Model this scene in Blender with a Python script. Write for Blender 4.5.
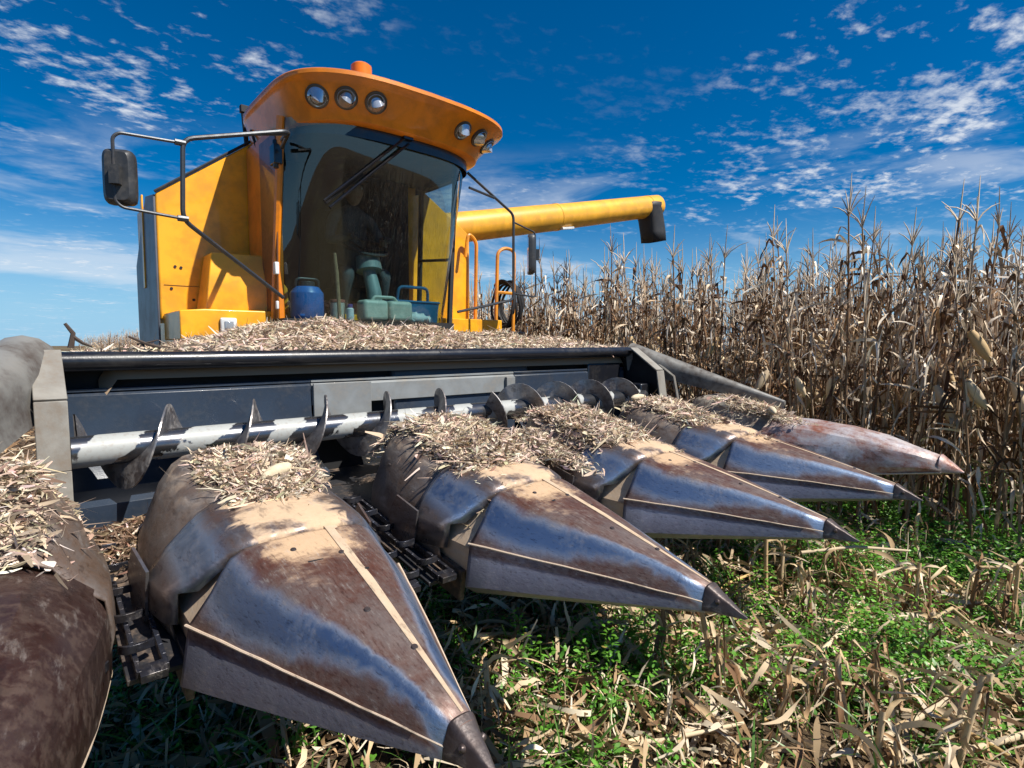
import bpy, bmesh, math, random
import numpy as np
from mathutils import Vector, Matrix, Euler
for o in list(bpy.data.objects): bpy.data.objects.remove(o)
SC = bpy.context.scene; COL = SC.collection
R = math.radians
# World frame: X runs along the corn header, Y runs rearwards along the combine, Z up. Metres.
# ------------------------------------------------------------------ camera, sky, sun, exposure
cam_d = bpy.data.cameras.new('camera'); cam = bpy.data.objects.new('camera', cam_d); COL.objects.link(cam)
cam_d.sensor_width = 36; cam_d.lens = 560/1024*36; cam_d.clip_start = .05; cam_d.clip_end = 6000
ya, pi_ = R(48.88), R(3.93)
fw = Vector((math.cos(ya), math.sin(ya), 0)); rt = Vector((math.sin(ya), -math.cos(ya), 0))
F = fw*math.cos(pi_) - Vector((0, 0, math.sin(pi_))); U = rt.cross(F)
m = Matrix((rt, U, -F)).transposed().to_4x4(); m.translation = (-.59, -.72, 1.65); cam.matrix_world = m
SC.camera = cam
SUNV = Vector((.3, -.7, 1.0)).normalized()
sun_d = bpy.data.lights.new('sun', 'SUN'); sun = bpy.data.objects.new('sun', sun_d); COL.objects.link(sun)
sun_d.energy = 5.0; sun_d.angle = R(.5); sun_d.color = (1, .95, .87)
sun.rotation_euler = SUNV.to_track_quat('Z', 'Y').to_euler(); sun.location = SUNV*50
W = bpy.data.worlds.new('World'); SC.world = W; W.use_nodes = True
SC.view_settings.view_transform = 'Standard'; SC.view_settings.look = 'None'
SC.view_settings.gamma = 1; SC.view_settings.exposure = 0.64; SC.view_settings.use_curve_mapping = False

class NT:
    """small helper for node trees"""
    def __init__(s, t): s.t = t; t.nodes.clear()
    def n(s, kind, **kw):
        nd = s.t.nodes.new(kind)
        for k, v in kw.items():
            if k.startswith('i_'):
                key = k[2:].replace('_', ' '); nd.inputs[key].default_value = v
            else: setattr(nd, k, v)
        return nd
    def l(s, a, b): s.t.links.new(a, b)
    def math(s, op, a, b=None, c=None):
        nd = s.n('ShaderNodeMath', operation=op)
        for i, v in enumerate((a, b, c)):
            if v is None: continue
            if isinstance(v, (int, float)): nd.inputs[i].default_value = v
            else: s.l(v, nd.inputs[i])
        return nd.outputs[0]
    def mix(s, f, a, b, blend='MIX'):
        nd = s.n('ShaderNodeMix', data_type='RGBA', blend_type=blend)
        for i, v in ((0, f), (6, a), (7, b)):
            if isinstance(v, (int, float)): nd.inputs[i].default_value = v
            elif isinstance(v, (tuple, list)): nd.inputs[i].default_value = (*v, 1) if len(v) == 3 else v
            else: s.l(v, nd.inputs[i])
        return nd.outputs[2]
    def noise(s, vec, scale, detail=4, rough=.55, dist=0.0):
        nd = s.n('ShaderNodeTexNoise'); nd.inputs['Scale'].default_value = scale
        nd.inputs['Detail'].default_value = detail; nd.inputs['Roughness'].default_value = rough
        nd.inputs['Distortion'].default_value = dist
        if vec is not None: s.l(vec, nd.inputs['Vector'])
        return nd.outputs[0]
    def ramp(s, f, a, b, lo=0.0, hi=1.0):
        nd = s.n('ShaderNodeMapRange', interpolation_type='SMOOTHSTEP')
        nd.inputs[1].default_value = a; nd.inputs[2].default_value = b
        nd.inputs[3].default_value = lo; nd.inputs[4].default_value = hi
        s.l(f, nd.inputs[0]); return nd.outputs[0]

def build_world():
    k = NT(W.node_tree)
    out = k.n('ShaderNodeOutputWorld'); bg = k.n('ShaderNodeBackground'); bg.inputs[1].default_value = .062
    sky = k.n('ShaderNodeTexSky', sky_type='NISHITA', sun_disc=False)
    sky.sun_elevation = math.asin(SUNV.z); sky.sun_rotation = math.atan2(SUNV.x, SUNV.y)
    sky.altitude = 900; sky.air_density = 1.0; sky.dust_density = .0; sky.ozone_density = 4.0
    hs = k.n('ShaderNodeHueSaturation'); hs.inputs['Saturation'].default_value = 1.5; hs.inputs['Hue'].default_value = .501
    hs.inputs['Value'].default_value = 1.0
    k.l(sky.outputs[0], hs.inputs['Color'])
    tc = k.n('ShaderNodeTexCoord'); sep = k.n('ShaderNodeSeparateXYZ'); k.l(tc.outputs['Generated'], sep.inputs[0])
    den = k.math('ADD', k.math('MAXIMUM', sep.outputs[2], 0.0), .07)
    cx = k.math('DIVIDE', sep.outputs[0], den); cy = k.math('DIVIDE', sep.outputs[1], den)
    cmb = k.n('ShaderNodeCombineXYZ'); k.l(cx, cmb.inputs[0]); k.l(cy, cmb.inputs[1])
    mp = k.n('ShaderNodeMapping'); k.l(cmb.outputs[0], mp.inputs[0])
    mp.inputs['Rotation'].default_value = (0, 0, R(45)); mp.inputs['Scale'].default_value = (1.0, 1.3, 1)
    mp.inputs['Location'].default_value = (15.3, -3.8, 0)
    v = mp.outputs[0]
    big = k.ramp(k.noise(v, .62, 3, .5), .44, .60)
    mid = k.noise(v, 2.2, 3, .55, .2)
    fine = k.noise(v, 13.0, 6, .60, .15)
    d = k.math('ADD', k.math('MULTIPLY', mid, .55), k.math('MULTIPLY', fine, .55))
    def blob(px_, py_, sx, sy, w):
        a_ = k.math('POWER', k.math('DIVIDE', k.math('SUBTRACT', cx, px_), sx), 2.0); b_ = k.math('POWER', k.math('DIVIDE', k.math('SUBTRACT', cy, py_), sy), 2.0)
        return k.math('MULTIPLY', k.math('EXPONENT', k.math('MULTIPLY', k.math('ADD', a_, b_), -1.0)), w)
    # where the cloud fields drift: one over the corn, one over the left of the machine, a gap between
    big = k.math('MINIMUM', k.math('MAXIMUM', k.math('ADD', k.math('ADD', k.math('MULTIPLY', big, .75), blob(2.75, 1.0, .9, .9, .7)), k.math('ADD', blob(.15, 2.3, .5, .7, .6), blob(1.1, 1.4, .45, .5, -1.0))), 0.0), 1.0)
    d = k.math('ADD', d, k.math('MULTIPLY', blob(2.75, 1.0, .9, .9, 1.0), .03))
    puff = k.ramp(d, .565, .78)
    cover = k.math('MULTIPLY', puff, k.math('ADD', k.math('MULTIPLY', big, .95), .05))
    # a bank of thin flat cloud low over the horizon
    st = k.n('ShaderNodeMapping'); k.l(tc.outputs['Generated'], st.inputs[0]); st.inputs['Scale'].default_value = (2.2, 2.2, 9)
    bank = k.math('MULTIPLY', k.ramp(k.noise(st.outputs[0], 1.5, 6, .6, .4), .5, .68),
                  k.math('MULTIPLY', k.ramp(sep.outputs[2], .02, .1), k.ramp(sep.outputs[2], .34, .2)))
    tot = k.math('MINIMUM', k.math('ADD', cover, k.math('MULTIPLY', bank, .5)), .78)
    low = k.ramp(sep.outputs[2], .0, .30, 1, 0)
    blue = k.mix(k.math('MULTIPLY', k.math('MULTIPLY', low, low), .9), hs.outputs[0], (3.0, 6.0, 8.8))
    c = k.mix(tot, blue, (8.6, 9.0, 9.6))
    k.l(c, bg.inputs[0]); k.l(bg.outputs[0], out.inputs[0])
build_world()

# ------------------------------------------------------------------ materials
def mat(name):
    mt = bpy.data.materials.new(name); mt.use_nodes = True; return mt, NT(mt.node_tree)
def finish(k, base, rough, metal=0.0, bump=None, bump_d=.002, coat=0.0, spec=.5):
    out = k.n('ShaderNodeOutputMaterial'); b = k.n('ShaderNodeBsdfPrincipled')
    for key, v in (('Base Color', base), ('Roughness', rough), ('Metallic', metal)):
        if isinstance(v, tuple): b.inputs[key].default_value = (*v, 1)
        elif isinstance(v, (int, float)): b.inputs[key].default_value = v
        else: k.l(v, b.inputs[key])
    b.inputs['Coat Weight'].default_value = coat; b.inputs['Specular IOR Level'].default_value = spec
    if bump is not None:
        bn = k.n('ShaderNodeBump'); bn.inputs['Strength'].default_value = .6; bn.inputs['Distance'].default_value = bump_d
        k.l(bump, bn.inputs['Height']); k.l(bn.outputs[0], b.inputs['Normal'])
    k.l(b.outputs[0], out.inputs[0])
def obj_coord(k): return k.n('ShaderNodeTexCoord').outputs['Object']
def paint(name, base, dirt=(.30, .21, .13), amount=.35, rough=.38, coat=.25, metal=0.0, scale=5, spec=.5):
    mt, k = mat(name); v = obj_coord(k)
    n1 = k.noise(v, scale, 6, .6, .3); n2 = k.noise(v, scale*9, 4, .6)
    f = k.math('MULTIPLY', k.ramp(k.math('ADD', k.math('MULTIPLY', n1, .7), k.math('MULTIPLY', n2, .3)), .46, .7), amount)
    dk = tuple(x*.72 for x in base)
    c = k.mix(k.ramp(n1, .35, .65), base, dk); c = k.mix(f, c, dirt)
    r = k.math('ADD', k.math('MULTIPLY', f, .5), rough)
    finish(k, c, r, metal, k.noise(v, scale*30, 2), .0006, coat, spec); return mt
def worn_steel(name, rust=(.11, .042, .027), steel=(.22, .17, .15), dust=(.56, .38, .23), dusty=.5, metal=.62, mode='nose', rlo=.40, rhi=.62):
    """brown burnished sheet steel with dried-on dust left on its top"""
    mt, k = mat(name); v = obj_coord(k)
    sp = k.n('ShaderNodeSeparateXYZ'); k.l(v, sp.inputs[0])
    n1 = k.noise(v, 4.2, 6, .62, .5); n2 = k.noise(v, 38, 5, .65); n3 = k.noise(v, 11, 5, .6, 1.0)
    st = k.n('ShaderNodeMapping'); k.l(v, st.inputs[0]); st.inputs['Scale'].default_value = (40, 1.6, 40) if mode == 'nose' else (9, 2.2, 7)
    n4 = k.noise(st.outputs[0], 3, 6, .7)
    s = k.math('ADD', k.math('MULTIPLY', n1, .5), k.math('ADD', k.math('MULTIPLY', n4, .3), k.math('MULTIPLY', n2, .2)))
    c = k.mix(k.ramp(s, .38, .62), rust, steel)
    c = k.mix(k.math('MULTIPLY', k.ramp(n2, .5, .74), .55), c, tuple(x*.55 for x in rust))
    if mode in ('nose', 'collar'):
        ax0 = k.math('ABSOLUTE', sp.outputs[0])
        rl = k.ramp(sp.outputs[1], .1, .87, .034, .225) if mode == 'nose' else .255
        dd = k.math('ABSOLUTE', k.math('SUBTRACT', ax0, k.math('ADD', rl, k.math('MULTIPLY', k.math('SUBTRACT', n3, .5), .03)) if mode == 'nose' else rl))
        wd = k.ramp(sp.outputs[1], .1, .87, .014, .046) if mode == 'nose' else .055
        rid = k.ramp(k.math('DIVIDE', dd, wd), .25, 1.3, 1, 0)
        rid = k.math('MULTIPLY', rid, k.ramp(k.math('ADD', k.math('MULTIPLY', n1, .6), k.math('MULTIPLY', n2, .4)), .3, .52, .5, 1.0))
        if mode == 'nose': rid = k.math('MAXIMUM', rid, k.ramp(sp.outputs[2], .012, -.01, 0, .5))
        c = k.mix(k.math('MULTIPLY', rid, .85), c, (.27, .37, .52))  # rubbed ridge steel, with the blue sheen of the sky put into its colour
    mt_f = k.math('MULTIPLY', k.ramp(s, .3, .62, .55, 1.0), metal)
    r = k.ramp(k.math('ADD', k.math('MULTIPLY', n3, .6), k.math('MULTIPLY', n2, .4)), .3, .7, rlo, rhi)
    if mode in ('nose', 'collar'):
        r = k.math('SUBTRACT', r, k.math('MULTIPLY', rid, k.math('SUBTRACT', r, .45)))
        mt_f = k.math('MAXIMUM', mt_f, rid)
    if dusty > 0:
        ax = k.math('ABSOLUTE', sp.outputs[0])
        if mode == 'nose':
            w = k.ramp(sp.outputs[1], .1, .85, -.02, .10)
            inb = k.ramp(k.math('SUBTRACT', ax, k.math('ADD', w, k.math('MULTIPLY', k.math('SUBTRACT', k.math('ADD', k.math('MULTIPLY', n3, .6), k.math('MULTIPLY', n2, .4)), .5), .30))), -.035, .045, 1, 0)
            back = k.ramp(k.math('ADD', sp.outputs[1], k.math('MULTIPLY', k.math('SUBTRACT', n1, .5), .9)), .58, .72)
        elif mode == 'collar':
            inb = k.ramp(k.math('ADD', ax, k.math('MULTIPLY', k.math('SUBTRACT', n3, .5), .22)), .12, .16, 1, 0); back = k.ramp(n1, .35, .5)
        elif mode == 'hood':
            inb = k.ramp(k.math('ADD', k.math('MULTIPLY', n3, .6), k.math('MULTIPLY', n1, .4)), .45, .6); back = k.ramp(sp.outputs[2], .2, .30)
        else:
            inb = k.ramp(k.math('ADD', k.math('MULTIPLY', n3, .5), k.math('MULTIPLY', n2, .5)), .47, .6); back = k.math('ADD', k.math('MULTIPLY', n1, .6), .5)
        f = k.math('MINIMUM', k.math('MULTIPLY', k.math('MULTIPLY', inb, back), dusty*2), 1.0)
        dc = k.mix(n2, dust, tuple(x*.7 for x in dust))
        c = k.mix(f, c, dc); r = k.math('ADD', r, k.math('MULTIPLY', f, .5)); mt_f = k.math('MULTIPLY', mt_f, k.math('SUBTRACT', 1.0, f))
    c = k.mix(k.math('MULTIPLY', k.ramp(n4, .56, .68), .38), c, (.40, .35, .31)); c = k.mix(k.math('MULTIPLY', k.ramp(n4, .44, .34), .45), c, (.03, .02, .018))
    finish(k, c, r, mt_f, k.math('ADD', k.math('MULTIPLY', n1, .9), k.math('ADD', k.math('MULTIPLY', n2, .2), k.math('MULTIPLY', n4, .15))), .008); return mt
def leafmat(name, trans=.3, rough=.75, spec=.2, tint=(1, 1, 1), jitter=.25):
    mt, k = mat(name); at = k.n('ShaderNodeAttribute', attribute_name='col')
    oi = k.n('ShaderNodeObjectInfo')
    g = k.math('ADD', k.math('MULTIPLY', oi.outputs['Random'], jitter*2), 1-jitter)
    gm = k.n('ShaderNodeCombineColor'); [k.l(g, gm.inputs[i]) for i in range(3)]
    c = k.mix(1.0, at.outputs['Color'], gm.outputs[0], 'MULTIPLY'); c = k.mix(1.0, c, tint, 'MULTIPLY')
    out = k.n('ShaderNodeOutputMaterial'); b = k.n('ShaderNodeBsdfPrincipled'); tr = k.n('ShaderNodeBsdfTranslucent'); ms = k.n('ShaderNodeMixShader')
    b.inputs['Roughness'].default_value = rough; b.inputs['Specular IOR Level'].default_value = spec
    k.l(c, b.inputs['Base Color']); k.l(c, tr.inputs[0]); ms.inputs[0].default_value = trans
    k.l(b.outputs[0], ms.inputs[1]); k.l(tr.outputs[0], ms.inputs[2]); k.l(ms.outputs[0], out.inputs[0]); return mt
def glass(name, tint, rough=.0, ior=1.5):
    mt, k = mat(name); out = k.n('ShaderNodeOutputMaterial'); t = k.n('ShaderNodeBsdfTransparent'); g = k.n('ShaderNodeBsdfGlossy'); ms = k.n('ShaderNodeMixShader'); f = k.n('ShaderNodeLayerWeight')
    t.inputs[0].default_value = (*tint, 1); g.inputs['Roughness'].default_value = rough; f.inputs['Blend'].default_value = .5
    v = obj_coord(k); nz = k.noise(v, 3, 5, .6, .4)
    k.l(k.math('ADD', k.math('MULTIPLY', k.math('POWER', f.outputs['Facing'], 4.0), .8), .10), ms.inputs[0]); k.l(t.outputs[0], ms.inputs[1]); k.l(g.outputs[0], ms.inputs[2])
    # thin film of dust on the pane
    df = k.n('ShaderNodeBsdfDiffuse'); df.inputs[0].default_value = (.35, .36, .33, 1); m2 = k.n('ShaderNodeMixShader')
    k.l(k.ramp(nz, .4, .8, .0, .018), m2.inputs[0]); k.l(ms.outputs[0], m2.inputs[1]); k.l(df.outputs[0], m2.inputs[2]); k.l(m2.outputs[0], out.inputs[0]); return mt

M = {}
M['yellow'] = paint('yellow_paint', (.90, .40, .012), (.50, .24, .06), .14, .36, .25)
M['orange'] = paint('orange_paint', (.80, .235, .005), (.45, .15, .03), .18, .34, .3)
M['tube_yellow'] = paint('tube_yellow_paint', (.90, .44, .035), (.6, .32, .1), .15, .36, .25)
M['rail_orange'] = paint('rail_orange_paint', (.80, .30, .02), (.3, .16, .06), .4, .4)
M['grey_panel'] = paint('grey_panel_paint', (.13, .14, .17), (.25, .2, .16), .3, .5, .1)
M['black'] = paint('black_paint', (.008, .009, .013), (.06, .055, .05), .3, .3, .3)
M['navy'] = paint('dark_sheet_paint', (.022, .034, .056), (.14, .13, .12), .2, .36, .15)
M['grey_sheet'] = paint('grey_sheet_paint', (.22, .235, .24), (.30, .25, .19), .4, .5, .1)
M['cream'] = paint('dusty_cream_paint', (.25, .235, .205), (.17, .12, .08), .6, .6, 0)
M['shield'] = paint('scuffed_grey_shield_paint', (.20, .195, .18), (.045, .030, .024), 1.0, .45, 0, 0, 2.4)
M['rubber'] = paint('black_rubber', (.018, .018, .02), (.10, .09, .08), .3, .62, 0)
M['plastic'] = paint('black_plastic', (.03, .032, .035), (.12, .11, .10), .35, .42, 0)
M['tubegrey'] = paint('grey_tube_steel', (.045, .052, .062), (.12, .09, .07), .35, .4, 0, .3)
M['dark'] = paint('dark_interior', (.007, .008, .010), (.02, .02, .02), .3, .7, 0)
M['dustyblack'] = paint('dusty_black_steel', (.03, .03, .034), (.36, .25, .17), .75, .5, 0, .3)
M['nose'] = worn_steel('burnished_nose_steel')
M['nosetip'] = worn_steel('dark_tip_steel', (.06, .04, .035), (.12, .11, .11), dusty=.0, metal=.6, mode='other', rlo=.34, rhi=.5)
M['hood'] = worn_steel('brown_hood_steel', (.15, .095, .065), (.21, .185, .17), (.40, .30, .21), .25, .55, 'hood', .34, .6)
M['collar'] = worn_steel('sky_sheen_collar_steel', (.15, .09, .065), (.26, .25, .26), (.58, .41, .26), .5, .85, 'collar', .22, .42)
M['domebrown'] = worn_steel('dark_red_brown_steel', (.036, .012, .009), (.095, .06, .052), (.33, .24, .17), .10, .6, 'other', .24, .5)
M['domewhite'] = worn_steel('mottled_pale_rusty_steel', (.25, .085, .045), (.50, .49, .51), (.42, .26, .15), .10, .35, 'other', .36, .55)
M['creamhood'] = worn_steel('dusty_grey_hood_steel', (.17, .12, .09), (.30, .27, .23), (.44, .38, .30), .6, .3, 'other', .4, .6)
M['tan'] = worn_steel('dust_caked_steel', (.42, .30, .20), (.50, .38, .26), (.60, .46, .32), .3, .0, 'other', .7, .9)
M['strip'] = worn_steel('pale_worn_strip', (.55, .42, .31), (.62, .50, .38), (.6, .45, .3), .2, .1, 'other', .5, .7)
M['chain'] = worn_steel('blued_chain_steel', (.022, .02, .022), (.05, .06, .09), (.2, .15, .1), .08, .7, 'other', .2, .4)
M['tube_metal'] = None
def auger_mat():
    mt, k = mat('auger_half_worn_paint'); v = obj_coord(k)
    sp = k.n('ShaderNodeSeparateXYZ'); k.l(v, sp.inputs[0])
    an = k.math('ARCTAN2', sp.outputs[2], sp.outputs[1])
    w = k.math('ADD', k.math('MULTIPLY', sp.outputs[0], 19.0), an)
    n1 = k.noise(v, 7, 5, .6, .6); n2 = k.noise(v, 60, 4)
    s = k.math('ADD', k.math('SINE', w), k.math('MULTIPLY', k.math('SUBTRACT', n1, .5), 4.5))
    f = k.ramp(s, .15, .35)
    c = k.mix(f, (.17, .175, .19), (.34, .35, .335)); c = k.mix(k.math('MULTIPLY', k.ramp(n2, .5, .75), .4), c, (.2, .14, .1))
    finish(k, c, k.ramp(f, 0, 1, .24, .5), k.math('MULTIPLY', k.math('SUBTRACT', 1.0, f), .9), n1, .002); return mt
M['auger'] = auger_mat()
M['flight'] = worn_steel('auger_flight_steel', (.15, .12, .11), (.34, .33, .33), (.45, .42, .38), .25, .8, 'other', .25, .45)
M['windscreen'] = glass('tinted_windscreen_glass', (.50, .68, .70))
M['side_glass'] = paint('brown_door_paint', (.20, .07, .02), (.10, .06, .04), .4, .35, .3)
M['clear'] = glass('side_window_glass', (.85, .9, .9))
M['mirror'] = paint('mirror_glass', (.6, .62, .65), (.3, .3, .3), .1, .08, 0, 1.0)
M['lens'] = paint('lamp_lens_glass', (.55, .58, .62), (.3, .29, .27), .2, .10, .5, .55)
M['chrome'] = paint('lamp_rim_metal', (.10, .09, .08), (.2, .15, .1), .3, .35, 0, .6)
M['beacon'] = paint('orange_beacon_plastic', (.85, .22, .01), (.6, .2, .05), .2, .25, .4)
M['blue_jug'] = paint('blue_plastic', (.02, .16, .50), (.1, .15, .2), .2, .35)
M['teal_box'] = paint('teal_blue_plastic', (.015, .14, .28), (.1, .15, .18), .2, .4)
M['jerry'] = paint('olive_grey_plastic', (.46, .50, .42), (.4, .36, .28), .3, .5, 0)
M['tin'] = paint('pale_tin', (.55, .50, .42), (.3, .2, .15), .4, .45, 0, .2)
M['redlid'] = paint('faded_red_lid', (.40, .12, .08), (.3, .2, .15), .3, .45)
M['white'] = paint('white_plastic', (.70, .72, .72), (.4, .36, .3), .2, .45)
M['violet'] = paint('violet_cap', (.09, .06, .25), (.1, .1, .1), .2, .4)
M['wood'] = paint('bare_wood', (.38, .24, .13), (.2, .12, .07), .5, .7, 0, 0, 12)
M['column'] = paint('grey_green_plastic', (.20, .27, .26), (.2, .18, .15), .2, .5, 0)
M['cloth'] = paint('pale_cloth', (.5, .58, .58), (.4, .38, .33), .3, .9, 0)
M['cob'] = paint('pale_husk', (.62, .52, .36), (.40, .27, .15), .4, .75, 0, 0, 9)
M['twig'] = paint('dark_twig_bark', (.06, .04, .03), (.2, .14, .1), .3, .8, 0, 0, 20)
M['dryleaf'] = leafmat('dry_corn_leaf', .10)
M['chaff'] = leafmat('dry_chaff', .12, jitter=0)
M['weed'] = leafmat('green_weed_leaf', .35, .42, .5, jitter=0)
M['stem'] = leafmat('dry_corn_stem', 0.0, .7)
def ground_mat():
    mt, k = mat('field_soil'); v = obj_coord(k)
    n1 = k.noise(v, 1.3, 6, .6, .4); n2 = k.noise(v, 22, 6, .65); n3 = k.noise(v, .02, 3)
    c = k.mix(k.ramp(n2, .35, .7), (.045, .028, .018), (.13, .085, .05)); c = k.mix(k.math('MULTIPLY', k.ramp(n1, .5, .75), .5), c, (.30, .22, .13))
    c = k.mix(k.math('MULTIPLY', k.ramp(n3, .45, .6), .35), c, (.22, .20, .09))
    finish(k, c, .95, 0, n2, .05, 0, .2); return mt
M['soil'] = ground_mat()

# ------------------------------------------------------------------ mesh helpers
class MB:
    def __init__(s): s.v = []; s.f = []
    def add(s, vs, fs):
        b = len(s.v); s.v += [tuple(x) for x in vs]; s.f += [tuple(i+b for i in f) for f in fs]; return s
    def box(s, c, d, rot=None, taper=(1, 1)):
        hx, hy, hz = d[0]/2, d[1]/2, d[2]/2; vs = []
        for z in (-1, 1):
            tx, ty = (1, 1) if z < 0 else taper
            for x, y in ((-1, -1), (1, -1), (1, 1), (-1, 1)): vs.append(Vector((x*hx*tx, y*hy*ty, z*hz)))
        if rot is not None: e = Euler(rot).to_matrix(); vs = [e @ p for p in vs]
        return s.add([p+Vector(c) for p in vs], [(3, 2, 1, 0), (4, 5, 6, 7), (0, 1, 5, 4), (1, 2, 6, 5), (2, 3, 7, 6), (3, 0, 4, 7)])
    def prism(s, poly, axis, a, b):
        """extrude a 2-D polygon along axis 0/1/2 from a to b"""
        o = [i for i in range(3) if i != axis]; n = len(poly); vs = []
        for t in (a, b):
            for p in poly:
                q = [0, 0, 0]; q[axis] = t; q[o[0]] = p[0]; q[o[1]] = p[1]; vs.append(q)
        return s.add(vs, [tuple(range(n))[::-1], tuple(range(n, 2*n))] + [(i, (i+1) % n, n+(i+1) % n, n+i) for i in range(n)])
    def loft(s, rings, closed=True, caps=True):
        n = len(rings[0]); vs = [p for r in rings for p in r]; fs = []
        for j in range(len(rings)-1):
            for i in range(n if closed else n-1):
                a = j*n+i; b = j*n+(i+1) % n; fs.append((a, b, b+n, a+n))
        if caps and closed: fs.append(tuple(range(n))[::-1]); fs.append(tuple(range((len(rings)-1)*n, len(rings)*n)))
        return s.add(vs, fs)
    def tube(s, pts, r, seg=8, caps=True):
        pts = [Vector(p) for p in pts]; rs = r if isinstance(r, (list, tuple)) else [r]*len(pts); rings = []; prev = None
        for i, p in enumerate(pts):
            t = ((pts[i+1]-p).normalized() if i < len(pts)-1 else Vector((0, 0, 0))) + ((p-pts[i-1]).normalized() if i > 0 else Vector((0, 0, 0)))
            t.normalize()
            if prev is None:
                a = t.orthogonal().normalized()
            else:
                a = prev - t*prev.dot(t); a.normalize()
            prev = a; b = t.cross(a)
            rings.append([p+(a*math.cos(2*math.pi*k/seg)+b*math.sin(2*math.pi*k/seg))*rs[i] for k in range(seg)])
        return s.loft(rings, True, caps)
    def cyl(s, a, b, r, seg=20, r2=None): return s.tube([a, b], [r, r if r2 is None else r2], seg)
    def ball(s, c, d, seg=12, rings=8):
        rr = []
        for j in range(1, rings):
            th = math.pi*j/rings
            rr.append([(c[0]+d[0]*math.sin(th)*math.cos(2*math.pi*i/seg), c[1]+d[1]*math.sin(th)*math.sin(2*math.pi*i/seg), c[2]+d[2]*math.cos(th)) for i in range(seg)])
        return s.loft(rr)
    def build(s, name, m, parent=None, origin=None, smooth=35, bevel=0, bseg=2, solid=0):
        """vertices are in world space; the object's origin is put at `origin`"""
        po = Vector(parent['_o']) if parent is not None else Vector((0, 0, 0))
        o = Vector(origin) if origin is not None else po
        me = bpy.data.meshes.new(name); me.from_pydata([Vector(p)-o for p in s.v], [], s.f)
        bm = bmesh.new(); bm.from_mesh(me); bmesh.ops.recalc_face_normals(bm, faces=bm.faces); bm.to_mesh(me); bm.free()
        me.materials.append(m); ob = bpy.data.objects.new(name, me); COL.objects.link(ob); ob['_o'] = tuple(o)
        ob.location = o-po
        if parent is not None: ob.parent = parent
        if smooth: me.shade_smooth(); me.set_sharp_from_angle(angle=R(smooth))
        if solid: md = ob.modifiers.new('thickness', 'SOLIDIFY'); md.thickness = solid; md.offset = 0
        if bevel:
            md = ob.modifiers.new('bevel', 'BEVEL'); md.width = bevel; md.segments = bseg; md.limit_method = 'ANGLE'; md.angle_limit = R(30); md.harden_normals = False
        return ob
def tag(o, label=None, cat=None, group=None, kind=None):
    if label: o['label'] = label
    if cat: o['category'] = cat
    if group: o['group'] = group
    if kind: o['kind'] = kind
    return o
def empty(name, loc, label, cat, group=None):
    e = bpy.data.objects.new(name, None); COL.objects.link(e); e.location = loc; e['_o'] = tuple(loc); e.empty_display_size = .2
    return tag(e, label, cat, group)
def fillet(pts, r=.05, n=4):
    """round the corners of a polyline"""
    pts = [Vector(p) for p in pts]; out = [pts[0]]
    for i in range(1, len(pts)-1):
        a, b, c = pts[i-1], pts[i], pts[i+1]; d1 = (a-b); d2 = (c-b); q = min(r, d1.length*.45, d2.length*.45)
        s, e = b+d1.normalized()*q, b+d2.normalized()*q
        for k in range(n+1):
            t = k/n; out.append(s*(1-t)**2 + b*2*t*(1-t) + e*t*t)
    return out+[pts[-1]]
def npmesh(name, V, Fq, colr, m, parent=None, loc=(0, 0, 0), smooth=False):
    """quad mesh from numpy arrays with a colour per vertex"""
    V = np.asarray(V, np.float32); Fq = np.asarray(Fq, np.int32); me = bpy.data.meshes.new(name)
    me.vertices.add(len(V)); me.vertices.foreach_set('co', V.ravel())
    me.loops.add(Fq.size); me.loops.foreach_set('vertex_index', Fq.ravel())
    me.polygons.add(len(Fq)); me.polygons.foreach_set('loop_start', np.arange(0, Fq.size, 4, dtype=np.int32))
    me.update(calc_edges=True)
    at = me.attributes.new('col', 'FLOAT_COLOR', 'POINT'); c = np.ones((len(V), 4), np.float32); c[:, :3] = colr; at.data.foreach_set('color', c.ravel())
    me.materials.append(m); me.validate()
    if smooth: me.shade_smooth()
    ob = bpy.data.objects.new(name, me); COL.objects.link(ob); ob.location = loc; ob['_o'] = tuple(loc)
    if parent is not None: ob.parent = parent
    return ob

rng = np.random.default_rng(7); random.seed(7)
def strips(P, L, Wd, yaw, pitch, roll, curl, colr, nseg=2):
    """a batch of curled shreds: P (n,3) centres -> verts, quads, colours"""
    n = len(P); ts = np.linspace(-.5, .5, nseg+1)
    cy, sy, cp, sp = np.cos(yaw), np.sin(yaw), np.cos(pitch), np.sin(pitch)
    T = np.stack([cy*cp, sy*cp, sp], 1); B = np.stack([-sy, cy, 0*cy], 1); N = np.cross(T, B)
    S = B*np.cos(roll)[:, None]+N*np.sin(roll)[:, None]; N2 = np.cross(T, S)
    V = np.zeros((n, nseg+1, 2, 3))
    for j, t in enumerate(ts):
        c = P+T*(L*t)[:, None]+N2*(curl*L*(t*t-.08))[:, None]
        w = (Wd*(.5 if nseg < 2 else .5*(1-.7*abs(2*t)**2)))[:, None]
        V[:, j, 0] = c-S*w; V[:, j, 1] = c+S*w
    base = (np.arange(n)*(nseg+1)*2)[:, None]
    Fq = np.concatenate([base+np.array([2*j, 2*j+1, 2*j+3, 2*j+2]) for j in range(nseg)], 0)
    C = np.repeat(colr, (nseg+1)*2, 0)
    return V.reshape(-1, 3), Fq, C
def chaff_cols(n, base=(.58, .455, .34), var=.28):
    b = np.array(base)[None]*(1+var*rng.normal(size=(n, 1))*.9)
    dark = rng.random(n) < .22; b[dark] *= .4
    pale = rng.random(n) < .15; b[pale] = np.array((.72, .62, .50))
    return np.clip(b*(1+.06*rng.normal(size=(n, 3))), .03, .8)

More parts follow.
